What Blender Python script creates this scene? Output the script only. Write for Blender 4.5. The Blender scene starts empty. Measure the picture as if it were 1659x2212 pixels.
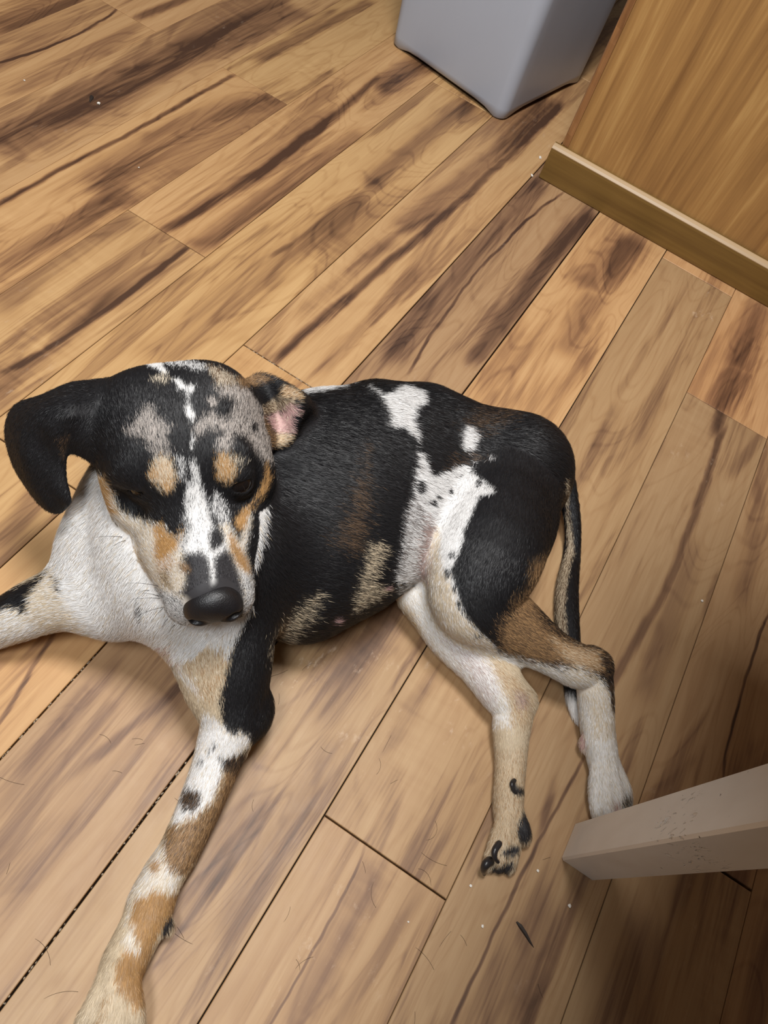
import bpy, math
import numpy as np

# ------------------------------------------------------------------ camera, world, lights, exposure
CAM_R = [[.499998,-.675344,.542137],[-.83791,-.535467,.105746],[.218881,-.507134,-.83361]]
CAM_POS = [0,0,.69184]

scene = bpy.context.scene
COL = scene.collection
from mathutils import Matrix
def link(o):
    COL.objects.link(o); return o
cam_data = bpy.data.cameras.new('camera')
cam_data.sensor_fit = 'HORIZONTAL'; cam_data.sensor_width = 36.0
cam_data.lens = 1600.0 / 1659.0 * 36.0
cam_data.clip_start = 0.02; cam_data.clip_end = 50
cam = link(bpy.data.objects.new('camera', cam_data))
_R = np.array(CAM_R)
_m = Matrix.Identity(4)
for i in range(3):
    _m[i][0] = _R[i][0]; _m[i][1] = -_R[i][1]; _m[i][2] = -_R[i][2]; _m[i][3] = CAM_POS[i]
cam.matrix_world = _m
scene.camera = cam

world = bpy.data.worlds.new('room_light'); scene.world = world
world.use_nodes = True
world.node_tree.nodes['Background'].inputs[0].default_value = (1.0, 0.97, 0.93, 1)
world.node_tree.nodes['Background'].inputs[1].default_value = 0.06

def area_light(name, loc, target, size, size_y, power, colour):
    l = bpy.data.lights.new(name, 'AREA'); l.shape = 'RECTANGLE'; l.size = size; l.size_y = size_y
    l.energy = power; l.color = colour
    o = link(bpy.data.objects.new(name, l)); o.location = loc
    from mathutils import Vector
    o.rotation_euler = (Vector(target) - Vector(loc)).to_track_quat('-Z', 'Y').to_euler()
    return o
area_light('ceiling_light', (0.42, 0.18, 1.75), (0.42, 0.18, 0), 0.4, 0.4, 26, (1.0, 0.98, 0.96))
area_light('added_fill_light', (-0.6, 0.22, 2.0), (0.3, 0.2, 0), 0.45, 0.45, 23, (0.95, 0.98, 1.0))  # added fill with no known source; brightens chest, bin side and leg

scene.view_settings.view_transform = 'Standard'
scene.view_settings.look = 'None'
scene.view_settings.gamma = 1.0
scene.view_settings.use_curve_mapping = False
scene.view_settings.exposure = 0.06

# ------------------------------------------------------------------ helpers
def lin(c):
    c = np.array(c, float) / 255
    return np.where(c <= .04045, c / 12.92, ((c + .055) / 1.055) ** 2.4)
def rgba(c):
    return tuple(lin(c)) + (1.0,)
def mesh_obj(name, verts, faces, mat=None, parent=None, smooth=False):
    me = bpy.data.meshes.new(name)
    me.from_pydata([tuple(v) for v in verts], [], [tuple(f) for f in faces])
    if smooth: me.polygons.foreach_set('use_smooth', [True] * len(me.polygons))
    if mat: me.materials.append(mat)
    me.update()
    o = link(bpy.data.objects.new(name, me))
    if parent is not None: o.parent = parent
    return o
def empty(name, loc, label, cat, group=None):
    o = link(bpy.data.objects.new(name, None)); o.location = loc; o.empty_display_size = .05
    o['label'] = label; o['category'] = cat
    if group: o['group'] = group
    bpy.context.view_layer.update()
    return o
def adopt(o, parent):
    o.parent = parent
    o.matrix_parent_inverse = Matrix.Translation(parent.location).inverted()
    return o
class N:
    """small node builder"""
    def __init__(self, tree): self.t = tree
    def node(self, kind, **kw):
        n = self.t.nodes.new(kind)
        for k, v in kw.items():
            if k == 'ins':
                for i, x in v.items():
                    if hasattr(x, 'links'): self.t.links.new(x, n.inputs[i])
                    else: n.inputs[i].default_value = x
            else: setattr(n, k, v)
        return n
    def math(self, op, a, b=0.0, c=0.0, clamp=False):
        return self.node('ShaderNodeMath', operation=op, use_clamp=clamp, ins={0: a, 1: b, 2: c}).outputs[0]
    def noise(self, vec, scale, detail=3.0, rough=.55, dist=0.0):
        return self.node('ShaderNodeTexNoise', ins={'Vector': vec, 'Scale': scale, 'Detail': detail, 'Roughness': rough, 'Distortion': dist}).outputs[0]
    def mapping(self, vec, scale, loc=(0, 0, 0), rot=(0, 0, 0)):
        return self.node('ShaderNodeMapping', ins={'Vector': vec, 'Location': loc, 'Rotation': rot, 'Scale': scale}).outputs[0]
    def mix(self, f, a, b, blend='MIX'):
        n = self.node('ShaderNodeMix', data_type='RGBA', blend_type=blend)
        for s, x in ((0, f), (6, a), (7, b)):
            if hasattr(x, 'links'): self.t.links.new(x, n.inputs[s])
            else: n.inputs[s].default_value = x
        return n.outputs[2]
    def ramp(self, f, stops, interp='LINEAR'):
        n = self.node('ShaderNodeValToRGB'); r = n.color_ramp; r.interpolation = interp
        while len(r.elements) < len(stops): r.elements.new(.5)
        for e, (p, c) in zip(r.elements, stops): e.position = p; e.color = c
        self.t.links.new(f, n.inputs[0]); return n.outputs[0]
    def smooth(self, x, a, b, c=0.0, d=1.0):
        return self.node('ShaderNodeMapRange', interpolation_type='SMOOTHSTEP', ins={0: x, 1: a, 2: b, 3: c, 4: d}).outputs[0]
def material(name):
    m = bpy.data.materials.new(name); m.use_nodes = True
    b = m.node_tree.nodes['Principled BSDF']
    return m, N(m.node_tree), b
def plain(name, col, rough=.5, spec=.5, bump=None):
    m, n, b = material(name)
    b.inputs['Base Color'].default_value = rgba(col); b.inputs['Roughness'].default_value = rough
    b.inputs['Specular IOR Level'].default_value = spec
    return m, n, b
def rounded_box(lo, hi, bev, seg=2):
    import bmesh
    bm = bmesh.new(); bmesh.ops.create_cube(bm, size=1)
    lo = np.array(lo, float); hi = np.array(hi, float)
    for v in bm.verts:
        for i in range(3): v.co[i] = lo[i] + (v.co[i] + .5) * (hi[i] - lo[i])
    bmesh.ops.bevel(bm, geom=list(bm.edges), offset=bev, segments=seg, profile=.5, affect='EDGES')
    return bm
def bm_obj(name, bm, mat, parent=None, smooth=False):
    me = bpy.data.meshes.new(name); bm.to_mesh(me); bm.free()
    if smooth: me.polygons.foreach_set('use_smooth', [True] * len(me.polygons))
    me.materials.append(mat)
    o = link(bpy.data.objects.new(name, me))
    if parent is not None: o.parent = parent
    return o

# ------------------------------------------------------------------ data
DOG = [
  # trunk and neck
  (.015, [(('e',[.3307,.1442,.086],[.085,.1168,.086],[[.744,.619,-.252],[-.668,.689,-.281],[0,.377,.926]]),.02,1),
    (('e',[.3761,.1195,.084],[.085,.1134,.084],[[.744,.626,-.233],[-.668,.697,-.26],[0,.35,.937]]),.02,1),
    (('e',[.429,.094,.078],[.075,.1069,.08],[[.744,.626,-.233],[-.668,.697,-.26],[0,.349,.937]]),.02,1),
    (('e',[.4714,.0639,.072],[.075,.0986,.072],[[.744,.62,-.249],[-.668,.691,-.277],[0,.373,.928]]),.02,1),
    (('e',[.4982,.0291,.07],[.075,.0802,.068],[[.744,.645,-.175],[-.668,.718,-.195],[0,.262,.965]]),.02,1),
    (('e',[.5285,-.0063,.07],[.07,.078,.064],[[.744,0,-.668],[-.668,0,-.744],[0,1,0]]),.02,1),
    ('L',.006,5,[[.407,.0466,.05,.0285],[.3835,.0287,.035,.018]]),
    (('e',[.2591,.1699,.1],[.08,.095,.08],[[-.913,-.407,.023],[.021,.01,1],[-.407,.913,0]]),.02,1),
    ('L',.005,5,[[.2125,.1805,.085,.0448],[.2083,.2044,.085,.048],[.1875,.2218,.07,.0354]]),
    ('L',.006,5,[[.227,.1822,.1,.068],[.2449,.2138,.105,.066],[.2739,.236,.115,.058],[.3012,.2364,.154,.048]]),
    ('L',.02,5,[[.1999,.2528,.08,.0331],[.2342,.2639,.09,.0279],[.2614,.2731,.105,.0247]])]),
  # front left leg
  (.015, [('L',.004,5,[[.2657,.1514,.12,.0247],[.2279,.1229,.11,.0256],[.1942,.1062,.078,.0298],[.1739,.0903,.058,.0253],[.1524,.0796,.044,.0221],[.1313,.0728,.033,.0188],[.0926,.0627,.021,.0162],[.0563,.0555,.0146,.0146],[.037,.0546,.0144,.0144],[.0181,.0507,.0156,.0156],[.0061,.0461,.015,.015],[-.0105,.0436,.0144,.0144],[-.0262,.0406,.0142,.0142],[-.0382,.0351,.0124,.0124]]),
    ('L',.0025,4,[[-.0252,.0476,.022,.0069],[-.0545,.0409,.022,.0067],[-.0667,.0395,.016,.0063],[-.0757,.0372,.0047,.0047]]),
    ('L',.0025,4,[[-.0265,.044,.025,.0075],[-.0531,.0306,.024,.007],[-.0671,.0266,.017,.0066],[-.0762,.0229,.005,.005]]),
    ('L',.0025,4,[[-.0248,.0412,.025,.0075],[-.0483,.0223,.024,.007],[-.0604,.015,.017,.0066],[-.0704,.0083,.005,.005]]),
    ('L',.0025,4,[[-.0232,.0386,.022,.0069],[-.041,.0179,.022,.0067],[-.0504,.0086,.016,.0064],[-.0577,.0016,.0047,.0047]]),
    ('L',.004,5,[[.011,.0349,.018,.0054],[.01,.0289,.014,.0039]]),
    ('L',.02,5,[[.1788,.0759,.045,.0089],[.1685,.0699,.04,.008]]),
    ('L',.02,5,[[.1985,.1595,.085,.0217],[.1786,.123,.075,.0164],[.1626,.0996,.058,.0118]])]),
  # front right leg
  (.02, [('L',.004,5,[[.2032,.1999,.09,.0336],[.1786,.2301,.07,.032],[.1617,.2566,.06,.0273],[.1451,.2734,.05,.0233],[.1256,.2874,.04,.0201],[.0969,.3117,.0162,.0162],[.0587,.3285,.015,.015],[.0356,.338,.0162,.0162],[.0069,.3509,.0144,.0144],[-.0057,.3566,.0128,.0128]]),
    ('L',.0025,4,[[.0107,.3514,.022,.0075],[-.0061,.3635,.022,.0074],[-.0174,.3757,.015,.0067],[-.0238,.3846,.0053,.0053]]),
    ('L',.0025,4,[[.0071,.3488,.024,.0082],[-.0145,.3571,.024,.0077],[-.0293,.3677,.016,.007],[-.0364,.3765,.0056,.0056]]),
    ('L',.0025,4,[[.0046,.3458,.024,.0082],[-.0193,.3479,.024,.0077],[-.0348,.3538,.016,.0069],[-.0422,.3605,.0055,.0055]]),
    ('L',.0025,4,[[.003,.3425,.022,.0075],[-.0181,.3393,.022,.0073],[-.0313,.3402,.015,.0066],[-.0378,.3437,.0051,.0051]])]),
  # hind right leg
  (.006, [('L',.004,5,[[.4063,.0124,.05,.0378],[.3732,.0097,.038,.0253],[.3605,-.0093,.035,.0213],[.349,-.0445,.03,.0221],[.3422,-.0804,.03,.0223],[.3317,-.1129,.028,.0221],[.3226,-.1301,.025,.0179],[.3038,-.1396,.02,.016],[.2789,-.1538,.0131,.0131],[.2514,-.1647,.0124,.0124],[.2354,-.1728,.0114,.0114]]),
    ('L',.0025,4,[[.243,-.1671,.014,.0068],[.2149,-.171,.016,.0066],[.1982,-.174,.012,.0061],[.1906,-.1774,.0045,.0045]]),
    ('L',.0025,4,[[.2396,-.1698,.016,.0076],[.2176,-.1756,.018,.0074],[.2014,-.1807,.013,.007],[.1951,-.1846,.0049,.0049]]),
    ('L',.0025,4,[[.2436,-.1717,.014,.0072],[.2203,-.1829,.016,.007],[.2068,-.1891,.012,.0062],[.1991,-.1938,.005,.005]]),
    ('L',.0025,4,[[.246,-.1716,.014,.0068],[.2342,-.1832,.016,.0071],[.2293,-.1911,.012,.0063],[.2279,-.1958,.0051,.0051]]),
    ('L',.012,5,[[.3326,-.1276,.026,.0117],[.3355,-.1387,.024,.0063]])]),
  # hind left leg
  (.014, [(('e',[.4558,-.014,.096],[.102,.066,.046],[[-.984,.169,-.057],[-.168,-.986,-.023],[-.06,-.013,.998]]),.02,1),
    ('L',.004,5,[[.5241,-.003,.09,.0466],[.4165,-.0266,.1,.0546],[.3694,-.0379,.085,.0395],[.3736,-.0623,.07,.0357],[.379,-.0954,.06,.028],[.3846,-.1343,.05,.021],[.39,-.1635,.045,.0202],[.3963,-.181,.04,.0166],[.3818,-.1953,.032,.0161],[.3619,-.2101,.022,.0151],[.3415,-.2255,.016,.014],[.329,-.2369,.0126,.0126]]),
    ('L',.0025,4,[[.3357,-.2251,.017,.0059],[.3056,-.234,.017,.0062],[.2908,-.244,.012,.0061],[.2843,-.2521,.0044,.0044]]),
    ('L',.0025,4,[[.3325,-.229,.019,.0072],[.3058,-.2429,.02,.007],[.2918,-.2536,.014,.007],[.2851,-.2632,.0048,.0048]]),
    ('L',.0025,4,[[.3358,-.2339,.019,.0072],[.3128,-.2498,.02,.007],[.3008,-.2622,.014,.007],[.2974,-.2711,.0048,.0048]]),
    ('L',.0025,4,[[.3405,-.2362,.017,.0059],[.3243,-.2547,.017,.0062],[.3166,-.2645,.012,.0058],[.3124,-.2726,.004,.004]]),
    ('L',.004,5,[[.3452,-.2078,.018,.0023],[.3395,-.208,.014,.0023],[.3344,-.2116,.012,.0014]]),
    ('L',.012,5,[[.4025,-.1759,.042,.013],[.4075,-.1851,.04,.007]])]),
  # tail
  (.006, [('L',.004,5,[[.5886,-.0248,.06,.019],[.5925,-.0512,.055,.0132],[.5662,-.0912,.03,.0085],[.5386,-.1149,.008,.008],[.4886,-.128,.0108,.0108],[.4522,-.1433,.011,.011],[.4249,-.1583,.0098,.0098],[.3992,-.1733,.0082,.0082],[.3783,-.185,.0066,.0066],[.3676,-.1931,.0038,.0038],[.3624,-.1969,.0014,.0014]])]),
  # head
  (.007, [(('e',[.275,.2286,.1924],[.059,.068,.048],[[.627,-.759,-.175],[-.75,-.649,.129],[.212,-.051,.976]]),.02,1),
    (('e',[.2753,.2641,.1867],[.045,.04,.042],[[.627,-.759,-.175],[-.75,-.649,.129],[.212,-.051,.976]]),.02,1),
    (('e',[.3104,.222,.1986],[.036,.04,.042],[[.627,-.759,-.175],[-.75,-.649,.129],[.212,-.051,.976]]),.02,1),
    (('e',[.2367,.2353,.1682],[.026,.038,.03],[[.627,-.759,-.175],[-.75,-.649,.129],[.212,-.051,.976]]),.02,1),
    (('e',[.2175,.1901,.1646],[.024,.038,.028],[[.627,-.759,-.175],[-.75,-.649,.129],[.212,-.051,.976]]),.015,1),
    (('c',[.2128,.1777,.1572],[.1849,.1472,.1572],.021,.0185),.012,1),
    (('e',[.2295,.2299,.2055],[.017,.015,.012],[[.627,-.759,-.175],[-.75,-.649,.129],[.212,-.051,.976]]),.015,1),
    (('e',[.2868,.1753,.1851],[.026,.038,.03],[[.627,-.759,-.175],[-.75,-.649,.129],[.212,-.051,.976]]),.02,1),
    (('e',[.2451,.1571,.1739],[.024,.038,.028],[[.627,-.759,-.175],[-.75,-.649,.129],[.212,-.051,.976]]),.015,1),
    (('c',[.2354,.1507,.1648],[.2043,.1239,.1638],.021,.0185),.012,1),
    (('e',[.2709,.1804,.2195],[.017,.015,.012],[[.627,-.759,-.175],[-.75,-.649,.129],[.212,-.051,.976]]),.015,1),
    (('c',[.2473,.1962,.1927],[.1919,.1388,.1795],.024,.0165),.02,1),
    (('c',[.2712,.2032,.1397],[.204,.1397,.1442],.03,.012),.015,1),
    (('e',[.2082,.222,.1915],[.012,.012,.01],[[.627,-.759,-.175],[-.75,-.649,.129],[.212,-.051,.976]]),.014,-1),
    (('e',[.2646,.1545,.2105],[.012,.012,.01],[[.627,-.759,-.175],[-.75,-.649,.129],[.212,-.051,.976]]),.014,-1),
    (('c',[.2266,.2209,.197],[.2266,.2209,.197],.0128,.0128),.01,1),
    (('e',[.2158,.2196,.2014],[.008,.0105,.0036],[[-.93,.227,-.289],[-.066,-.877,-.476],[.361,.423,-.831]]),.002,-1),
    (('c',[.2645,.1654,.2101],[.2645,.1654,.2101],.0128,.0128),.01,1),
    (('e',[.2606,.1559,.2169],[.008,.0105,.0036],[[-.358,.888,-.289],[-.751,-.458,-.476],[.555,-.047,-.831]]),.002,-1)]),
  # right ear
  (.012, [('EAR',[[[.2743,.3055,.205],[.2478,.2873,.215],[.2344,.2811,.205],[.2269,.275,.185]],[[.2596,.3193,.205],[.2347,.2965,.22],[.2259,.291,.205],[.2226,.2877,.185]],[[.2406,.3336,.195],[.2248,.3132,.21],[.2196,.2984,.205],[.2177,.2909,.185]],[[.229,.351,.18],[.2147,.3224,.195],[.2126,.3036,.19],[.2104,.2886,.175]],[[.2148,.3497,.165],[.2023,.3189,.178],[.2035,.3003,.175],[.2041,.2828,.165]],[[.2007,.3316,.15],[.1951,.3093,.16],[.1973,.2929,.16],[.1992,.2763,.155]],[[.192,.3056,.14],[.1911,.2948,.145],[.1922,.2865,.145],[.198,.2793,.145]],[[.1912,.2946,.135],[.1908,.289,.137],[.1915,.286,.137],[.1944,.283,.137]]],.0028)]),
  # left ear
  (.012, [('EAR',[[[.3531,.2218,.2],[.3381,.2028,.205],[.3302,.1887,.2],[.3236,.1755,.185]],[[.3645,.2163,.205],[.3558,.1999,.2],[.3471,.1867,.188],[.3298,.1729,.182]],[[.3696,.2008,.205],[.3591,.1863,.205],[.3524,.1783,.19],[.3375,.1697,.182]],[[.3751,.1848,.2],[.3627,.1747,.205],[.3539,.1706,.195],[.3475,.1684,.184]],[[.3856,.179,.185],[.3752,.1708,.19],[.3691,.1705,.18],[.3604,.1711,.175]],[[.3933,.18,.165],[.3835,.1714,.165],[.3763,.1697,.16],[.3714,.1714,.16]]],.0028)]),
]
NOSE = [(('e',[.1867,.1273,.177],[.0205,.014,.0165],[[.627,-.759,-.175],[-.75,-.649,.129],[.212,-.051,.976]]),.005,1),
    (('e',[.1785,.1328,.1707],[.0108,.0112,.0128],[[.627,-.759,-.175],[-.75,-.649,.129],[.212,-.051,.976]]),.004,1),
    (('e',[.192,.1166,.1753],[.0108,.0112,.0128],[[.627,-.759,-.175],[-.75,-.649,.129],[.212,-.051,.976]]),.004,1),
    (('c',[.1701,.1209,.1723],[.1695,.1293,.1727],.004,.0032),.002,-1),
    (('c',[.1695,.1293,.1727],[.1702,.1374,.1671],.0025,.0014),.002,-1),
    (('c',[.1799,.1092,.1756],[.1871,.1083,.1786],.004,.0032),.002,-1),
    (('c',[.1871,.1083,.1786],[.1959,.1067,.1758],.0025,.0014),.002,-1),
    (('c',[.1752,.1162,.177],[.1806,.1158,.1585],.001,.0012),.0015,-1)]
EYES = [[.2266,.2209,.197],[.2645,.1654,.2101]]
CLAWS = [[[.2052,-.1708,.028,.0028],[.1977,-.1693,.03,.0026],[.1929,-.1724,.028,.002],[.1926,-.1776,.024,.0008]],
    [[.1916,-.173,.016,.0041],[.1868,-.1702,.019,.0036],[.1834,-.1715,.014,.0028],[.1821,-.1758,.006,.001]],
    [[.2619,-.1603,.026,.0021],[.2569,-.1589,.029,.0019],[.2535,-.1624,.028,.0013],[.253,-.1662,.026,.0006]],
    [[.3306,-.2556,.014,.0018],[.3328,-.259,.012,.0018],[.3316,-.2627,.008,.0009]],
    [[-.0763,.0379,.0024,.0024],[-.0803,.036,.002,.002],[-.083,.0345,.004,.001]],
    [[-.0767,.0232,.0023,.0023],[-.0807,.021,.002,.002],[-.0832,.0192,.004,.001]],
    [[-.0707,.0084,.0024,.0024],[-.0745,.0051,.002,.002],[-.0767,.0029,.004,.001]],
    [[-.0578,.0013,.0024,.0024],[-.0611,-.0023,.002,.002],[-.0631,-.0046,.004,.001]],
    [[.2843,-.2538,.0022,.0022],[.28,-.2567,.0017,.0017],[.2763,-.2575,.004,.0009]],
    [[.2855,-.2654,.0022,.0022],[.281,-.2689,.0017,.0017],[.2773,-.2696,.004,.0009]],
    [[.2983,-.2732,.0022,.0022],[.2944,-.2769,.0018,.0018],[.2912,-.2779,.004,.0009]]]
HEAD_FORWARD = [-.7593,-.6487,-.0508]
BODY_AXIS = [.7442,-.6679,0]
PAL = dict(black=(26, 25, 27), white=(232, 230, 228), cream=(206, 188, 160), tan=(182, 140, 88), brown=(98, 76, 56), grey=(128, 120, 116), pink=(190, 152, 148), dgrey=(64, 62, 64), roan=(188, 178, 170), pad=(44, 42, 43), fawn=(168, 132, 92), lt=(214, 200, 178), skin=(176, 150, 142), nose=(30, 29, 31))
BASE = ['black', 'cream', 'cream', 'cream', 'black', 'black', 'black', 'black', 'black']
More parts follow.
